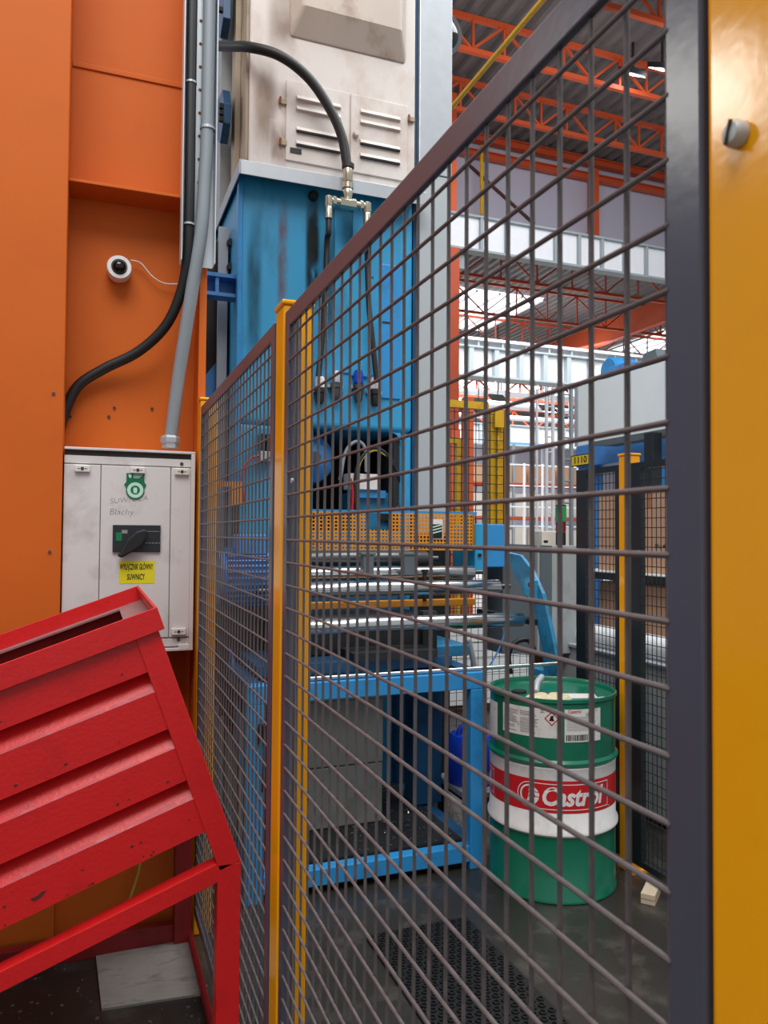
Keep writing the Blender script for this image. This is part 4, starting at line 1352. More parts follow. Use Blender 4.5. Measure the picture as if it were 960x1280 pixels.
obj('bed_foot', MB().box(1.72, 1.95, 3.8, 4.2, ztop + .0, ztop + .06), M['blue_dirty'], t, bevel=0.005)
obj('bed_post', MB().box(1.62, 1.7, 3.68, 3.745, ztop + .051, 1.2), M['dark'], t)
obj('base_pan', MB().box(tx0 + .08, tx1 - .08, TY + .08, 4.29, 0.10, 0.12), M['dark'], t)
obj('feed_plate', MB().box(1.18, 1.62, 3.5, 3.72, ztop + .051, ztop + .09), M['dark'], t)
# shiny rod across the front
c0, c1 = aty(380, 848, 3.38), aty(682, 832, 3.40)
zr = c1.z
tag(obj('tie_rod', MB().cyl((tx0 + .1, 3.36, ztop + .012), (2.25, 3.36, ztop + .012), 0.010, 12), M['steel'], smooth=True), 'thin polished rod lying along the front of the blue table', 'rod')


# rollers
def roller(label, q, y, dia, xr, xl=0.86, m='steel'):
    z = aty(520, q, y).z
    r = dia / 2
    t = thing('roller', label, 'roller', ((xl + xr) / 2, y, z))
    obj('shell', MB().lathe([(r * .9, xl), (r, xl + .006), (r, xr - .006), (r * .9, xr)], (0, y, z), 32, 'x'), M[m], t, smooth=True)
    obj('shaft', MB().cyl((xr, y, z), (xr + .07, y, z), r * .35, 14), M['steel_dark'], t, smooth=True)
    obj('shaft', MB().cyl((xl - .07, y, z), (xl, y, z), r * .35, 14), M['steel_dark'], t, smooth=True)
    return z


zr3 = roller('nearest and lowest of the polished steel rollers', 779, 3.6, 0.076, 2.165)
zr2 = roller('second polished steel roller, above the yellow bar', 735, 3.9, 0.08, 2.19)
zr1 = roller('third polished steel roller, under the grey blocks', 716, 4.12, 0.075, 2.14)
zr0 = roller('dark steel roller just beneath the perforated guard', 698, 4.22, 0.085, 1.88, 0.86, 'steel_dark')
y3 = 4.02
a = aty(385, 757, y3)
b = aty(592, 752, y3)
tag(obj('yellow_bar', MB().box(0.9, aty(593, 752, y3).x, y3 - .02, y3 + .02, b.z - .018, b.z + .02), M['guard'], bevel=0.003), 'flat yellow bar between the polished rollers', 'bar')
for q, lab in (((460, 708), 'first grey bearing block above the rollers'), ((511, 708), 'second grey bearing block above the rollers, nearer the arm')):
    a, b = aty(q[0] - 7, q[1] - 14, 4.05), aty(q[0] + 6, q[1] + 11, 4.05)
    tl = thing('bearing_block', lab, 'block', (a.x, 4.05, b.z))
    obj('body', MB().box(a.x, b.x, 4.03, 4.09, b.z, a.z), M['grey_dark'], tl, bevel=0.004)
    obj('cap', MB().box(a.x - .01, b.x + .01, 4.025, 4.095, a.z, a.z + .015), M['grey_dark'], tl, bevel=0.003)
a = aty(531, 716, 4.0)
tag(obj('clamp_bolt', MB().lathe([(0.012, a.z - .16), (0.012, a.z), (0.02, a.z + .003), (0.02, a.z + .02)], (a.x, 4.0, 0), 10), M['black'], smooth=True), 'small black clamp bolt between the rollers', 'bolt')

# side frame of the roller stand: curved blue arm plates
AX = 2.235
ap = [(632, 690), (650, 694), (664, 712), (678, 742), (688, 785), (695, 820), (697, 848), (680, 848), (678, 815), (669, 772), (657, 745), (644, 722)]
pt = [atx(q[0], q[1], AX) for q in ap]
ar = thing('roller_support', 'curved blue side arm holding the rollers behind the drum', 'arm', (AX, 3.6, pt[6].z))
obj('plate', MB().prism([(p.y, p.z) for p in pt], lambda a, b, d: (AX + d, a, b), 0.0, 0.022), M['blue_dirty'], ar, bevel=0.003)
lg = [atx(q[0], q[1], AX - .02) for q in ((655, 742), (656, 724), (662, 721), (669, 726), (668, 752))]
obj('lug', MB().prism([(p.y, p.z) for p in lg], lambda a, b, d: (AX - .021 + d, a, b), 0.0, 0.02), M['blue'], ar)
q = atx(662, 731, AX - .02)
obj('lug_hole', MB().cyl((AX - .0225, q.y, q.z), (AX - .0215, q.y, q.z), 0.014, 14), M['dark'], ar)
obj('shaft_plate', MB().box(AX - .03, AX - .001, 3.56, 4.2, zr3 - .03, zr3 + .0), M['dark'], ar)
obj('floor_stand', MB().box(AX - .02, AX + .05, 3.5, 3.62, 0, pt[6].z + .02), M['blue_dirty'], ar)
pts = [aty(q[0], q[1], 3.75) for q in ((638, 842), (636, 818), (645, 803), (660, 800), (668, 812))]
tag(obj('black_hose_loop', MB().tube(curve(pts), 0.014, 10), M['black'], smooth=True), 'black hose loop beside the curved blue arm', 'hose')
pts = [aty(q[0], q[1], 3.9) for q in ((608, 838), (622, 815), (632, 790), (640, 776))]
tag(obj('blue_air_line', MB().tube(curve(pts), 0.005, 8), M['motor_blue'], smooth=True), 'thin blue air line rising behind the lowest roller', 'cable')
a, b = aty(586, 800, 3.95), aty(594, 838, 3.95)
tag(obj('steel_peg', MB().cyl(a, b, 0.016, 10), M['galv']), 'slanted pale steel peg on the table end', 'peg')

# blue box right of guard
BYY = 4.3
a, b = aty(592, 655, BYY), aty(631, 705, BYY)
tl = thing('bearing_housing', 'bright blue box at the end of the perforated guard', 'housing', ((a.x + b.x) / 2, BYY, 0))
obj('body', MB().box(aty(606, 655, BYY).x, b.x, BYY, BYY + .4, b.z - .02, a.z), M['blue_bright'], tl, bevel=0.006)
obj('front_plate', MB().box(a.x, aty(605, 655, BYY).x, BYY - .02, BYY + .3, b.z - .05, a.z + .0), M['blue'], tl, bevel=0.004)
obj('mounting_foot', MB().box(a.x - .05, a.x + .1, BYY + .22, BYY + .3, b.z - .2, b.z - .051), M['dark'], tl)
q = aty(590, 694, BYY - .02)
obj('bolt', MB().cyl((a.x + .03, BYY - .021, q.z), (a.x + .03, BYY - .035, q.z), 0.012, 6), M['dark'], tl)

# perforated orange guard
GYY = 4.24
gz0, gz1 = aty(490, 687, GYY).z, aty(490, 642, GYY).z
gx0, gx1 = aty(380, 665, GYY).x, aty(591, 665, GYY).x
t = thing('perforated_guard', 'orange perforated metal guard in front of the press bed', 'guard', ((gx0 + gx1) / 2, GYY, gz0))
m_ = MB()
n = int((gx1 - gx0) / 0.022)
rows = 10
w = 0.0045
nx0, nx1 = aty(457, 660, GYY).x, aty(486, 660, GYY).x
nz = aty(470, 662, GYY).z
for i in range(n + 1):
    x = gx0 + (gx1 - gx0) * i / n
    zt_ = nz if nx0 < x < nx1 else gz1
    m_.box(x - w, x + w, GYY, GYY + .003, gz0, zt_)
for k in range(rows + 1):
    z = gz0 + (gz1 - gz0) * k / rows
    if z <= nz + 0.003:
        m_.box(gx0, gx1, GYY + .0002, GYY + .0028, z - w, z + w)
    else:
        m_.box(gx0, nx0, GYY + .0002, GYY + .0028, z - w, z + w)
        m_.box(nx1, gx1, GYY + .0002, GYY + .0028, z - w, z + w)
stuff(obj('perforated_sheet', m_, M['guard'], t))
obj('end_flange', MB().box(gx1, gx1 + .01, GYY, GYY + .12, gz0, gz1), M['guard'], t)
obj('top_rail', MB().box(gx0, gx1 + .03, GYY + .004, GYY + .05, gz1, gz1 + .018), M['blue_bright'], t)
a, b = aty(537, 649, GYY), aty(553, 674, GYY)
gp = obj('notice', MB().box(a.x, b.x, GYY - .004, GYY - .001, b.z, a.z), M['white'], t)
no = MB().box(a.x + .004, b.x - .004, GYY - .0052, GYY - .0042, b.z + .004, a.z - .03)
obj('notice_print', no, M['ink'], gp)
no = MB()
for k in range(3):
    no.prism([(a.x + .01, b.z + .03 + .018 * k), (b.x - .006, b.z + .048 + .018 * k), (b.x - .006, b.z + .055 + .018 * k), (a.x + .01, b.z + .038 + .018 * k)], plane(GYY), .0054, .0059)
stuff(obj('notice_stripes', no, M['pale_green'], gp))

# things under the table
a, b = aty(386, 878, 3.75), aty(478, 1003, 3.75)
tl = thing('coolant_tank', 'oily grey sheet tank under the blue table', 'tank', ((a.x + b.x) / 2, 3.9, .2))
zs = aty(430, 957, 3.75).z
obj('lower_shell', MB().box(a.x, b.x, 3.75, 4.2, 0.121, zs - .002), M['tank'], tl, bevel=0.006)
obj('upper_shell', MB().box(a.x, b.x, 3.745, 4.2, zs + .002, a.z), M['tank'], tl, bevel=0.006)
obj('lid', MB().box(a.x - .01, b.x + .015, 3.735, 4.21, a.z + .001, a.z + .014), M['tank'], tl, bevel=0.003)
a, b = aty(519, 900, 3.9), aty(556, 1010, 3.9)
tag(obj('support_pillar', MB().box(a.x, b.x - .02, 3.9, 4.05, 0.121, zb - .0), M['blue_dark'], bevel=0.005), 'dark blue pillar standing under the middle of the table', 'pillar')
cy = 3.86
cx = aty(588, 940, cy).x
zc0, zc1 = aty(580, 977, cy).z, aty(580, 906, cy).z
cn = thing('canister', 'bright blue plastic canister behind the right table leg', 'canister', (cx, cy, zc0))
obj('body', MB().lathe([(0.12, zc0), (0.135, zc0 + .02), (0.135, zc1 - .09), (0.11, zc1 - .05), (0.05, zc1 - .035), (0.045, zc1)], (cx, cy, 0), 32), M['plastic_blue'], cn, smooth=True)
obj('handle', MB().tube(curve([(cx - .09, cy - .02, zc1 - .06), (cx - .07, cy - .02, zc1 - .01), (cx + .0, cy - .02, zc1 + .02), (cx + .07, cy - .02, zc1 - .01), (cx + .09, cy - .02, zc1 - .06)]), 0.014, 10), M['plastic_blue'], cn, smooth=True)
tag(obj('drip_tray', MB().box(cx - .13, cx + .2, cy - .2, cy + .18, zc0 - .03, zc0), M['galv'], bevel=0.003), 'bright metal tray beneath the blue canister', 'tray')
st = thing('step_stand', 'low dark stand carrying the metal tray and blue canister', 'stand', (cx, cy, 0))
for x in (cx - .12, cx + .15):
    for y in (cy - .19, cy + .13):
        obj('leg', MB().box(x, x + .04, y, y + .04, 0, zc0 - .031), M['dark'], st)
obj('frame', MB().box(cx - .12, cx + .19, cy - .15, cy + .13, zc0 - .05, zc0 - .031), M['dark'], st)
random.seed(9)
sw = MB()
for i in range(600):
    x, y = random.uniform(1.2, 2.4), random.uniform(3.42, 4.5)
    if x < 1.7 and y < 4.29:
        z = 0.1205
    else:
        z = 0.0005
    if 1.70 < x < 1.82:
        continue
    a = random.uniform(0, 6.28)
    l = random.uniform(.006, .02)
    sw.bar((x, y, z + random.uniform(0.002, .01)), (x + l * cos(a), y + l * sin(a), z + random.uniform(0.002, .012)), .005, .002)
tag(stuff(obj('swarf', sw, M['swarf'])), 'glittering metal swarf strewn beneath the blue table', 'swarf')

# rubber mat with studs
mx0, mx1, my0, my1 = 1.04, 1.49, 1.55, 2.92
t = thing('rubber_mat', 'black studded rubber mat lying on the floor inside the fence', 'mat', ((mx0 + mx1) / 2, (my0 + my1) / 2, 0))
obj('sheet', MB().box(mx0, mx1, my0, my1, 0.0, 0.008), M['mat'], t)
st = MB()
p_ = 0.034
ny = int((my1 - my0) / p_)
nx = int((mx1 - mx0) / p_)
for j in range(ny):
    for i in range(nx):
        x = mx0 + .02 + p_ * (i + (0.5 if j % 2 else 0))
        y = my0 + .02 + p_ * j
        if x > mx1 - .012:
            continue
        st.lathe([(0.0135, 0.008), (0.0125, 0.014), (0.0085, 0.014), (0.0075, 0.0082)], (x, y, 0), 10, 'z', True)
stuff(obj('studs', st, M['mat'], t))

# ------------------------------------------------------------------ oil drum
DX, DY, DR = 2.05, 3.142, 0.2905
t = thing('oil_drum', 'green steel oil drum with red and white band', 'drum', (DX, DY, 0))
pf = [(DR - .006, 0.0), (DR + .003, 0.004), (DR + .003, 0.016), (DR - .002, 0.022), (DR - .002, 0.285), (DR + .009, 0.297), (DR + .009, 0.309), (DR - .002, 0.32), (DR - .002, 0.585), (DR + .009, 0.597), (DR + .009, 0.607), (DR - .002, 0.619),
      (DR - .002, 0.862), (DR + .004, 0.868), (DR + .004, 0.882), (DR - .003, 0.884), (DR - .007, 0.88), (DR - .010, 0.862), (DR - .03, 0.860), (0.0, 0.860)]
obj('shell', MB().lathe(pf, (DX, DY, 0), 72), M['green'], t, smooth=True)
A0 = atan2(-DY, -DX)


def dw(r):
    return lambda s, z: (DX + r * cos(A0 + s / DR), DY + r * sin(A0 + s / DR), z)


def bandring(r, z0, z1, s0=None, s1=None, n=72):
    m_ = MB()
    f = dw(r)
    if s0 is None:
        s0, s1 = -pi * DR, pi * DR
    for i in range(n):
        a, b = s0 + (s1 - s0) * i / n, s0 + (s1 - s0) * (i + 1) / n
        m_.face([f(a, z0), f(b, z0), f(b, z1), f(a, z1)])
    return m_


# white band follows the wall and the lower hoop
wb = MB().lathe([(DR - .0015, 0.588), (DR + .0015, 0.58), (DR - .0008, 0.575), (DR - .0008, 0.325), (DR + .0096, 0.311), (DR + .0096, 0.2965), (DR - .001, 0.286), (DR - .006, 0.286), (DR - .006, 0.588)], (DX, DY, 0), 72, 'z', True)
bm_ = wb.bm
bd = obj('white_band', wb, M['white'], t, smooth=True)
obj('red_band', bandring(DR - .0002, 0.392, 0.532), M['logo_red'], bd, smooth=True)
lg = MB()
lr = MB()
f1, f2 = dw(DR + .0006), dw(DR + .0012)
per = 2 * pi * DR / 3


def fill(mbx, poly, fn):
    mbx.bm.faces.new([mbx.bm.verts.new(fn(a, b)) for a, b in poly])


for k in range(3):
    s0 = per * (k - 1)
    # outlined frame: half-round at the left, square at the right
    fr_out, fr_in = [], []
    zc = 0.462
    for i in range(13):
        a = pi / 2 + pi * i / 12
        fr_out.append((s0 - 0.10 + 0.056 * cos(a), zc + 0.056 * sin(a)))
        fr_in.append((s0 - 0.10 + 0.0525 * cos(a), zc + 0.0525 * sin(a)))
    L0 = [(s0 - 0.10 + 0.385 * (1 - i / 24), zc + 0.056) for i in range(24)]
    L1 = [(s0 - 0.10 + 0.385 * i / 24, zc - 0.056) for i in range(1, 25)]
    I0 = [(min(q[0], s0 + 0.2815), zc + 0.0525) for q in L0]
    I1 = [(min(q[0], s0 + 0.2815), zc - 0.0525) for q in L1]
    fo, fi = L0 + fr_out + L1, I0 + fr_in + I1
    for i in range(len(fo)):
        j = (i + 1) % len(fo)
        fill(lg, [fo[i], fo[j], fi[j], fi[i]], f1)
    # roundel
    for (r0_, r1_, a0, a1) in ((0.044, 0.0365, 0.35 * pi, 1.9 * pi),):
        for i in range(24):
            a, b = a0 + (a1 - a0) * i / 24, a0 + (a1 - a0) * (i + 1) / 24
            fill(lg, [(s0 - 0.098 + r * cos(q), zc + r * sin(q)) for r, q in ((r0_, a), (r0_, b), (r1_, b), (r1_, a))], f1)
    for (z0_, z1_, xa) in ((0.016, 0.036, -0.012), (-0.004, 0.012, -0.014), (-0.028, -0.008, -0.02)):
        pts = []
        for i in range(7):
            z = z0_ + (z1_ - z0_) * i / 6
            pts.append((s0 - 0.09 + sqrt(max(0, 0.0365 ** 2 - z * z)), zc + z))
        fill(lg, [(s0 - 0.09 + xa, zc + z0_)] + pts + [(s0 - 0.09 + xa * .6, zc + z1_)], f1)
    add2d(lg, text2d('Castrol', 0.108, shear=0.22, bold=0.0036, ax='LEFT', sx=0.88), lambda a, b: f1(s0 - 0.048 + a, zc + b - .002))
    fill(lg, [(s0 + 0.29, 0.40), (s0 + .3, 0.40), (s0 + .3, 0.403), (s0 + .29, .403)], f1)
stuff(obj('logo_print', lg, M['white'], bd))


def patch(r, s0, s1, z0, z1, m, par, name='label'):
    return obj(name, bandring(r, z0, z1, s0, s1, 16), m, par, smooth=True)


la = patch(DR - .0006, -0.245, 0.045, 0.715, 0.842, M['paper'], t, 'hazard_label')
lb = patch(DR - .0004, 0.055, 0.235, 0.700, 0.842, M['paper'], t, 'product_label')
fp = dw(DR + .0003)
pr = MB()
random.seed(2)
for k in range(14):
    z = 0.828 - k * 0.0075
    for (a, b) in ((-0.235, -0.15), (-0.143, -0.055)):
        if random.random() < 0.9:
            e_ = b - random.uniform(0, .03)
            n = 6
            for i in range(n):
                fill(pr, [(a + (e_ - a) * i / n, z), (a + (e_ - a) * (i + 1) / n, z), (a + (e_ - a) * (i + 1) / n, z + .0028), (a + (e_ - a) * i / n, z + .0028)], fp)
for k in range(9):
    z = 0.806 - k * 0.007
    a, b = 0.065, 0.225 - random.uniform(0, .05)
    for i in range(6):
        fill(pr, [(a + (b - a) * i / 6, z), (a + (b - a) * (i + 1) / 6, z), (a + (b - a) * (i + 1) / 6, z + .0022), (a + (b - a) * i / 6, z + .0022)], fp)
stuff(obj('fine_print', pr, M['print_grey'], la))
bc = MB()
x = 0.062
while x < 0.165:
    w_ = random.choice((.0015, .003, .0045))
    fill(bc, [(x, 0.706), (x + w_, .706), (x + w_, .732), (x, .732)], fp)
    x += w_ + random.choice((.0015, .003))
add2d(bc, text2d('100', 0.022, bold=.0003, ax='LEFT'), lambda a, b: fp(0.15 + a, 0.817 + b))
stuff(obj('barcode', bc, M['ink'], lb))
rd = MB()
for (c_, h_) in ((0.0, .032),):
    o_ = [(c_, 0.80 + h_), (c_ + h_, 0.80), (c_, 0.80 - h_), (c_ - h_, 0.80)]
    i_ = [(c_, 0.80 + h_ * .8), (c_ + h_ * .8, 0.80), (c_, 0.80 - h_ * .8), (c_ - h_ * .8, 0.80)]
    for i in range(4):
        j = (i + 1) % 4
        fill(rd, [o_[i], o_[j], i_[j], i_[i]], fp)
add2d(rd, text2d('Castrol', 0.02, bold=.0004, ax='LEFT'), lambda a, b: fp(0.07 + a, 0.832 + b))
stuff(obj('red_print', rd, M['logo_red'], lb))
bk = MB()
fill(bk, [(-0.012, 0.79), (0.012, 0.79), (0.006, 0.805), (0.01, .815), (-0.004, .812), (-0.008, .80)], fp)
add2d(bk, text2d('2L', 0.02, ax='LEFT'), lambda a, b: fp(-0.05 + a, 0.83 + b))
stuff(obj('hazard_mark', bk, M['ink'], la))
wm = patch(DR - .0006, -0.42, -0.29, 0.66, 0.83, M['paper'], t, 'side_label')
# bung and lid details
obj('bung', MB().lathe([(0.035, .8605), (0.035, .872), (0.028, .874), (0.0, .874)], (DX - 0.16, DY + 0.03, 0), 20), M['dark'], t, smooth=True)
obj('lid_ring', MB().lathe([(0.235, .8595), (0.24, .864), (0.25, .864), (0.255, .8595)], (DX, DY, 0), 60, 'z', True), M['green'], t, smooth=True)
# rag and papers on the lid
random.seed(21)
rg = MB()
for i in range(26):
    x, y = DX - .17 + random.uniform(0, .17), DY - .17 + random.uniform(0, .1)
    rr = random.uniform(.018, .04)
    rg.lathe([(rr, .8605), (rr * .9, .866), (rr * .5, .872 + random.uniform(0, .006)), (0, .874)], (x, y, 0), 9)
tag(obj('wet_rag', rg, M['rag'], smooth=True), 'crumpled stained rag lying on the green drum lid', 'rag')
pp = MB()
pp.prism([(DX - .02, DY - .16), (DX + .12, DY - .19), (DX + .16, DY - .11), (DX + .02, DY - .06)], lambda a, b, d: (a, b, d), .8605, .863)
tag(obj('paper_scrap', pp, M['paper']), 'flat grey paper scrap on the green drum lid', 'paper')
pp = MB()
pp.prism([(DX + .10, DY - .235), (DX + .15, DY - .225), (DX + .145, DY - .2), (DX + .11, DY - .205)], lambda a, b, d: (a, b, d), .8605, .868)
tag(obj('paper_crumb', pp, M['paper']), 'small white crumb of paper near the drum rim', 'paper')
pts = [(DX - .12, DY - .05, .875), (DX - .08, DY + .0, .905), (DX - .03, DY + .04, .925)]
tag(obj('drain_hose', MB().tube(curve(pts), 0.016, 10), M['galv_soft'], smooth=True), 'short pale hose rising from the drum opening', 'hose')
pp = MB()
a = atz(712, 1124)
pp.prism([(a.x - .05, a.y + .02), (a.x + .03, a.y - .03), (a.x + .05, a.y - .01), (a.x - .02, a.y + .03)], lambda a, b, d: (a, b, d), .0, .004)
tag(obj('litter', pp, M['white']), 'torn white scrap on the floor before the drum', 'litter')

# ------------------------------------------------------------------ black fence to the right
BX = 2.41
BYA, BYB = atx(786, 800, BX).y, atx(773.5, 800, BX).y
t1 = post('slender yellow post of the black mesh fence behind the drum', BYA, BYB, 1.99, BX)


def black_panel(label, y0, y1, top, bot, ux):
    t = thing('mesh_panel', label, 'fence panel', (BX, (y0 + y1) / 2, bot))
    for (a, b) in ux:
        obj('frame_upright', MB().box(BX, BX + .03, a, b, bot, top), M['black_fence'], t, bevel=0.003)
    obj('frame_rail', MB().box(BX + .001, BX + .029, ux[0][1], ux[1][0], top - .03, top - .001), M['black_fence'], t)
    obj('frame_rail', MB().box(BX + .001, BX + .029, ux[0][1], ux[1][0], bot + .001, bot + .03), M['black_fence'], t)
    r = 0.0022
    v0 = None
    y = ux[0][1] + .02
    k = 0
    first = y
    while y < ux[1][0]:
        if v0 is None:
            v0 = obj('wire', MB().tube([(BX + .008, y, bot + .02), (BX + .008, y, top - .02)], r, 5), M['black_fence'], t)
        else:
            inst(v0, (0, y - first, 0), t)
        y += 0.03
    h0 = None
    z = bot + .05
    zf = z
    while z < top - .03:
        if h0 is None:
            h0 = obj('wire', MB().tube([(BX + .003, ux[0][1] - .005, z), (BX + .003, ux[1][0] + .005, z)], r, 5), M['black_fence'], t)
        else:
            inst(h0, (0, 0, z - zf), t)
        z += 0.045
    return t


ya, yb_ = atx(720, 800, BX).y, atx(732, 800, BX).y
black_panel('black wire mesh panel left of the slender yellow post', BYB + .005, ya, 1.95, 0.06, ((BYB + .005, BYB + .03), (yb_, ya)))
yc = atx(801, 800, BX).y
black_panel('black wire mesh panel right of the slender yellow post', 2.1, BYA - .005, 1.95, 0.06, ((2.1, 2.14), (yc, BYA - .005)))

# wooden block on the floor
c = atz(818, 1122)
wbk = thing('wood_block', 'small pale wooden block on the floor at the fence foot', 'block', (c.x, c.y, 0))
an = radians(40)
R2 = Matrix.Rotation(an, 3, 'Z')


def rb(m_, x0, x1, y0, y1, z0, z1):
    q = [Vector(p) for p in ((x0, y0, z0), (x1, y0, z0), (x1, y1, z0), (x0, y1, z0), (x0, y0, z1), (x1, y0, z1), (x1, y1, z1), (x0, y1, z1))]
    m_.hexa([R2 @ p + Vector((c.x - .02, c.y, 0)) for p in q])


m_ = MB()
rb(m_, -.07, .07, -.03, .03, 0, .045)
obj('body', m_, M['wood'], wbk, bevel=0.002)
m_ = MB()
rb(m_, -.0705, .0705, -.0305, .0305, .02, .024)
obj('groove', m_, M['carton_dark'], wbk)

# ------------------------------------------------------------------ beyond the black fence
BXX = 3.3
zt = atx(790, 716, BXX).z
t = thing('work_bench', 'pale topped bench carrying a large carton behind the black mesh', 'bench', (3.7, 4.1, 0))
obj('bench_top', MB().box(BXX, 4.3, 3.2, 4.75, zt - .035, zt), M['enclosure'], t, bevel=0.004)
obj('edge_band', MB().box(BXX - .006, BXX, 3.2, 4.75, zt - .06, zt - .012), M['dark'], t)
for y in (3.25, 4.65):
    for x in (BXX + .04, 4.2):
        obj('leg', MB().box(x, x + .05, y, y + .05, 0, zt - .036), M['grey_dark'], t)
obj('shelf', MB().box(BXX + .05, 4.25, 3.31, 4.64, 0.72, 0.74), M['carton_dark'], t)


def carton(label, x0, x1, y0, y1, z0, z1, m='carton', mark=None, flaps=False, group=None):
    t = thing('carton', label, 'carton', ((x0 + x1) / 2, (y0 + y1) / 2, z0), group)
    obj('box', MB().box(x0, x1, y0, y1, z0, z1), M[m], t, bevel=0.004)
    obj('tape', MB().box(x0 - .0008, x0 - .0001, y0 + (y1 - y0) * .48, y0 + (y1 - y0) * .52, z0 + (z1 - z0) * .8, z1 - .002), M['carton_dark'], t)
    if flaps:
        obj('flap', MB().prism([(y0, z1 + .003), (y1, z1 + .003), (y1 - .02, z1 + .12), (y0 + .02, z1 + .09)], lambda a, b, d: (x0 - d - (b - z1) * .5, a, b), 0, .005), M[m], t)
    if mark:
        lt = MB()
        for (s, size, dy, dz) in mark:
            add2d(lt, text2d(s, size, bold=.001), lambda a, b: (x0 - .0012, (y0 + y1) / 2 + dy - a, z0 + dz + b))
        stuff(obj('lettering', lt, M['ink'], t))


q = atx(810, 680, BXX + .06)
zc = atx(780, 622, BXX + .06).z
carton('large brown carton on the bench, seen through both mesh panels', BXX + .06, 4.1, 3.5, atx(748, 680, BXX + .06).y, zt + .001, zc + .03, 'carton', (('al', .07, q.y - (3.5 + atx(748, 680, BXX + .06).y) / 2 + .06, q.z - zt - .001), ('50 x 40', .035, q.y - (3.5 + atx(748, 680, BXX + .06).y) / 2 - .12, q.z - zt - .015)))
carton('tall brown carton under the bench, with a pale label', BXX + .1, 3.9, 3.82, 4.6, 0.742, zt - .08, 'carton')
carton('open torn carton under the bench beside the dark upright', BXX + .12, 3.9, 3.33, 3.8, 0.742, zt - .2, 'carton_dark', flaps=True)
# white film roll and grey bin in front of bench
za, zbt = atx(770, 785, 3.05).z, atx(770, 812, 3.05).z
tag(obj('film_roll', MB().lathe([(0.03, 3.0), (0.075, 3.005), (0.075, 4.4), (0.03, 4.405)], (3.06, 0, (za + zbt) / 2 - .01), 28, 'y'), M['film'], smooth=True), 'roll of white plastic film lying on the grey crate behind the mesh', 'roll')
t = thing('metal_crate', 'dull grey metal crate behind the black mesh fence', 'crate', (3.1, 3.7, 0))
zq = (za + zbt) / 2 - .088
obj('side_wall', MB().box(2.95, 2.97, 2.9, 4.5, 0.05, zq), M['grey_box'], t)
obj('top_rim', MB().box(2.93, 3.25, 2.9, 4.5, zq, zq + .02), M['galv_soft'], t, bevel=0.003)
obj('side_wall', MB().box(3.21, 3.23, 2.9, 4.5, 0.05, zq), M['grey_box'], t)
obj('end_wall', MB().box(2.97, 3.21, 2.9, 2.92, 0.05, zq), M['grey_box'], t)
obj('end_wall', MB().box(2.97, 3.21, 4.48, 4.5, 0.05, zq), M['grey_box'], t)
for y in (2.95, 4.4):
    obj('foot', MB().box(2.96, 3.22, y, y + .06, 0, 0.05), M['dark'], t)

# blue machine with header beam
HX = 3.75
a0, a1 = atx(722, 592, HX), atx(738, 560, HX)
zlo = atx(770, 578, HX).z
zhi = atx(770, 549, HX).z
t = thing('blue_machine', 'blue machine with header beam and number plate beyond the black mesh', 'machine', (4.2, 4.6, 0))
yb = atx(720, 580, HX).y
obj('header_beam', MB().box(HX, HX + .2, 3.4, yb, zlo, zhi), M['motor_blue'], t, bevel=0.006)
obj('back_sheet', MB().box(HX + .62, HX + .66, 3.4, yb, 0.6, zlo - .002), M['blue_bright'], t)
obj('end_post', MB().box(HX + .02, HX + .16, yb - .14, yb - .002, 0, zlo - .001), M['motor_blue'], t)
obj('base', MB().box(HX + .58, HX + .9, 3.4, yb - .01, 0, 0.599), M['dark'], t)
a, b = atx(721, 569, HX), atx(736, 583, HX)
zz0, zz1 = atx(728, 582, HX).z, atx(728, 568, HX).z
np_ = obj('number_plate', MB().box(HX - .008, HX - .001, yb - .20, yb + .06, zz0, zz1), M['ink'], t)
m_ = MB().box(HX - .0095, HX - .0082, yb - .19, yb + .05, zz0 + .008, zz1 - .008)
obj('plate_face', m_, M['yellow_bright'], np_)
lt = MB()
add2d(lt, text2d('1110', 0.075, bold=.002, sx=1.25), lambda a, b: (HX - .0102, yb - .07 - a, (zz0 + zz1) / 2 + b))
stuff(obj('lettering', lt, M['ink'], np_))
obj('yellow_strip', MB().box(HX + .6, HX + .619, atx(745, 640, HX + .6).y - .02, atx(738, 640, HX + .6).y, atx(742, 712, HX + .6).z, atx(742, 648, HX + .6).z), M['yellow_bright'], t)
# grey arm with dark drop post
ax = 3.6
a, b = atx(742, 556, ax), atx(832, 543, ax)
t = thing('swivel_arm', 'dark grey swivel arm with hanging post above the mesh fence', 'arm', (ax, 3.8, 1.5))
zb_, zt_ = atx(790, 552, ax).z, atx(790, 543, ax).z
obj('boom', MB().prism([(3.0, zb_), (a.y - .15, zb_), (a.y, zb_ + .02), (a.y, zt_), (3.0, zt_)], lambda p, q, d: (ax + d, p, q), 0, .1), M['grey_dark'], t, bevel=0.004)
c = atx(817, 543, ax - .03)
obj('drop_post', MB().box(ax - .08, ax - .002, c.y - .05, c.y + .04, atx(817, 622, ax - .03).z, c.z + .01), M['black_fence'], t, bevel=0.004)
obj('boom_post', MB().box(ax + .01, ax + .09, 2.9, 2.999, 0, zt_), M['grey_dark'], t)

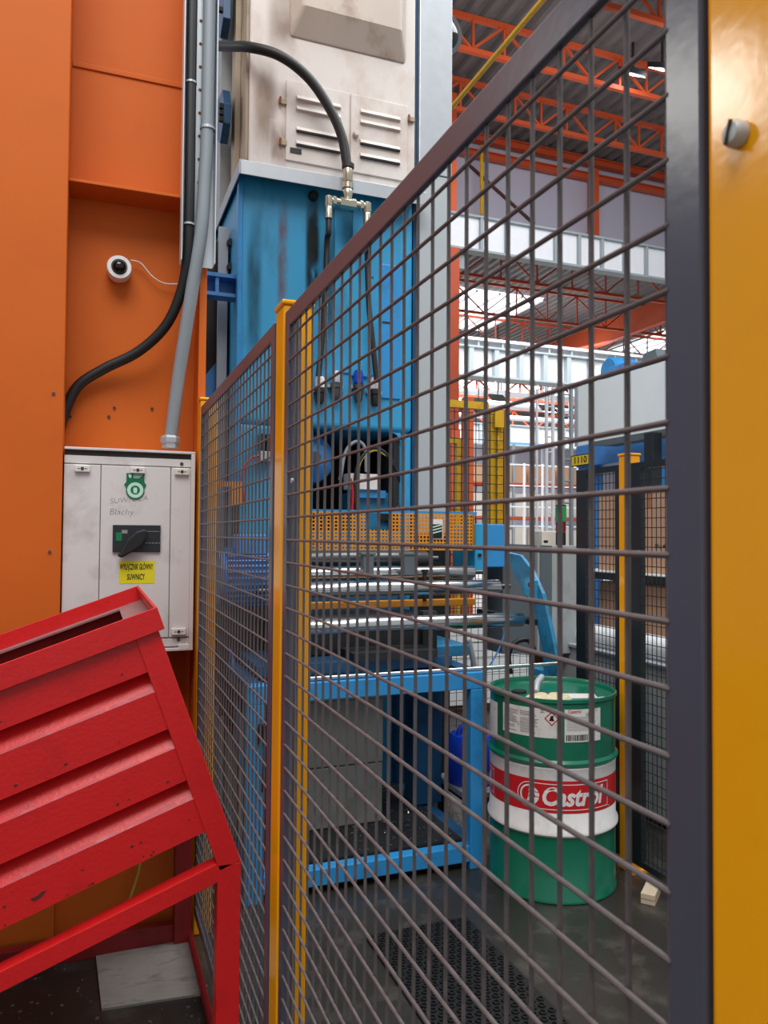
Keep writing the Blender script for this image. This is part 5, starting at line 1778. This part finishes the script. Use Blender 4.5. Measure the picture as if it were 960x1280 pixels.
# grey electrical stand with signal tower
GXY = 4.3
x0, x1, x2 = aty(640, 750, GXY).x, aty(690, 750, GXY).x, aty(722, 750, GXY).x
zt, zb = aty(690, 682, GXY).z, aty(690, 818, GXY).z
t = thing('control_cabinet', 'grey control cabinet with folded front behind the roller arm', 'cabinet', ((x0 + x2) / 2, GXY + .1, 0))
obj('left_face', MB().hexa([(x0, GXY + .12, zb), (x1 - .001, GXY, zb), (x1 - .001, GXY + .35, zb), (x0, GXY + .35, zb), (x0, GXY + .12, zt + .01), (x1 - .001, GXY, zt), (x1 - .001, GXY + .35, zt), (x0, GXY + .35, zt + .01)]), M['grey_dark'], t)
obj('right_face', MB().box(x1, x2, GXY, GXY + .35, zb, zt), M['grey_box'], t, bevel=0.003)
obj('plinth', MB().box(x1 + .03, x2 - .03, GXY + .15, GXY + .33, 0, zb - .001), M['carton_dark'], t)
obj('centre_rib', MB().hexa([(x0 + (x1 - x0) * .66, GXY + .015, zb), (x0 + (x1 - x0) * .7, GXY + .008, zb), (x0 + (x1 - x0) * .7, GXY + .05, zb), (x0 + (x1 - x0) * .66, GXY + .05, zb), (x0 + (x1 - x0) * .66, GXY + .015, zt), (x0 + (x1 - x0) * .7, GXY + .008, zt), (x0 + (x1 - x0) * .7, GXY + .05, zt), (x0 + (x1 - x0) * .66, GXY + .05, zt)]), M['grey_box'], t)
for q in ((683, 677), (712, 757)):
    c = aty(q[0], q[1], GXY)
    obj('screw', MB().cyl((c.x, GXY + .02, c.z), (c.x, GXY - .006, c.z), .01, 10), M['dark'], t)
c = aty(701, 650, GXY + .15)
s = thing('signal_tower', 'signal tower with green, red and black tiers on the grey cabinet', 'signal lamp', (c.x, GXY + .15, zt))
zs = [zt, aty(701, 665, GXY + .15).z, aty(701, 652, GXY + .15).z, aty(701, 633, GXY + .15).z]
for nm, a, b, m_, r in (('base', zs[0], zs[1], 'black', .034), ('tier', zs[1], zs[2], 'signal_red', .034), ('tier', zs[2], zs[3], 'signal_green', .037)):
    obj(nm, MB().lathe([(r * .92, a + .001), (r, a + .004), (r, b - .004), (r * .9, b)], (c.x, GXY + .15, 0), 24), M[m_], s, smooth=True)
obj('cap', MB().cyl((c.x, GXY + .15, zs[3]), (c.x, GXY + .15, zs[3] + .01), .036, 24), M['black'], s)
a, b = aty(669, 664, 4.75), aty(692, 672, 4.75)
carton('small pale carton on the cabinet behind the signal tower', a.x, b.x, 4.66, 4.78, zt - .03, a.z, 'carton_pale')

# pale enclosure high behind
EX = 5.2
yf, yn = atx(719, 500, EX).y, 4.6
zb, zt = atx(780, 548, EX).z, atx(823, 453, EX).z
t = thing('pale_enclosure', 'large plain pale grey enclosure high behind the black fence', 'enclosure', (EX + .8, 5.8, zb))
obj('shell', MB().box(EX, EX + 1.6, yn, yf, zb, zt), M['enclosure'], t, bevel=0.01)
obj('edge_trim', MB().box(EX - .012, EX - .001, yf - .06, yf, zb, zt), M['galv_soft'], t)
for y in (yn + .1, yf - .25):
    for x in (EX + .1, EX + 1.4):
        obj('leg', MB().box(x, x + .1, y, y + .1, 0, zb - .001), M['grey_dark'], t)
c = atx(776, 452, EX + .3)
mo = thing('blue_gearbox', 'blue rounded gearbox on top of the pale enclosure', 'gearbox', (EX + .3, c.y, zt))
obj('cover', MB().lathe([(0.13, EX + .2), (0.15, EX + .22), (0.15, EX + .5), (0.13, EX + .52)], (0, c.y + .1, zt + .15), 24, 'x'), M['blue_bright'], mo, smooth=True)
obj('body', MB().box(EX + .15, EX + .5, c.y - .35, c.y + .02, zt + .001, zt + .16), M['motor_blue'], mo, bevel=0.01)
obj('guard', MB().prism([(c.y - .75, zt + .001), (c.y - .42, zt + .001), (c.y - .5, zt + .2), (c.y - .68, zt + .22)], lambda a, b, d: (EX + .2 + d, a, b), 0, .3), M['grey_dark'], mo)

# white sheets and mesh seen below the rollers
t = thing('sheet_stack', 'low stack of white sheets glimpsed below the lowest roller', 'stack', (3.8, 6.8, 0))
zs_ = aty(610, 783, 6.3).z
for k in range(5):
    obj('sheet', MB().box(3.0, 4.6, 6.3 + .008 * k, 7.2, .06 + (zs_ - .06) * k / 5, .06 + (zs_ - .06) * (k + .93) / 5), M['bright_white'], t)
obj('pallet', MB().box(3.0, 4.6, 6.35, 7.2, 0, .059), M['carton_dark'], t)
t = thing('back_mesh', 'black wire mesh panel in front of the white sheets', 'fence panel', (2.8, 5.0, 0))
m_ = MB()
for i in range(18):
    x = 2.35 + .058 * i
    m_.box(x - .0016, x + .0016, 5.0, 5.004, .1, 1.5)
for k in range(24):
    m_.box(2.33, 3.36, 4.996, 5.0, .12 + .058 * k, .123 + .058 * k)
stuff(obj('mesh', m_, M['black_fence'], t))
for x in (2.3, 3.36):
    obj('upright', MB().box(x, x + .03, 4.99, 5.02, 0, 1.52), M['black_fence'], t)
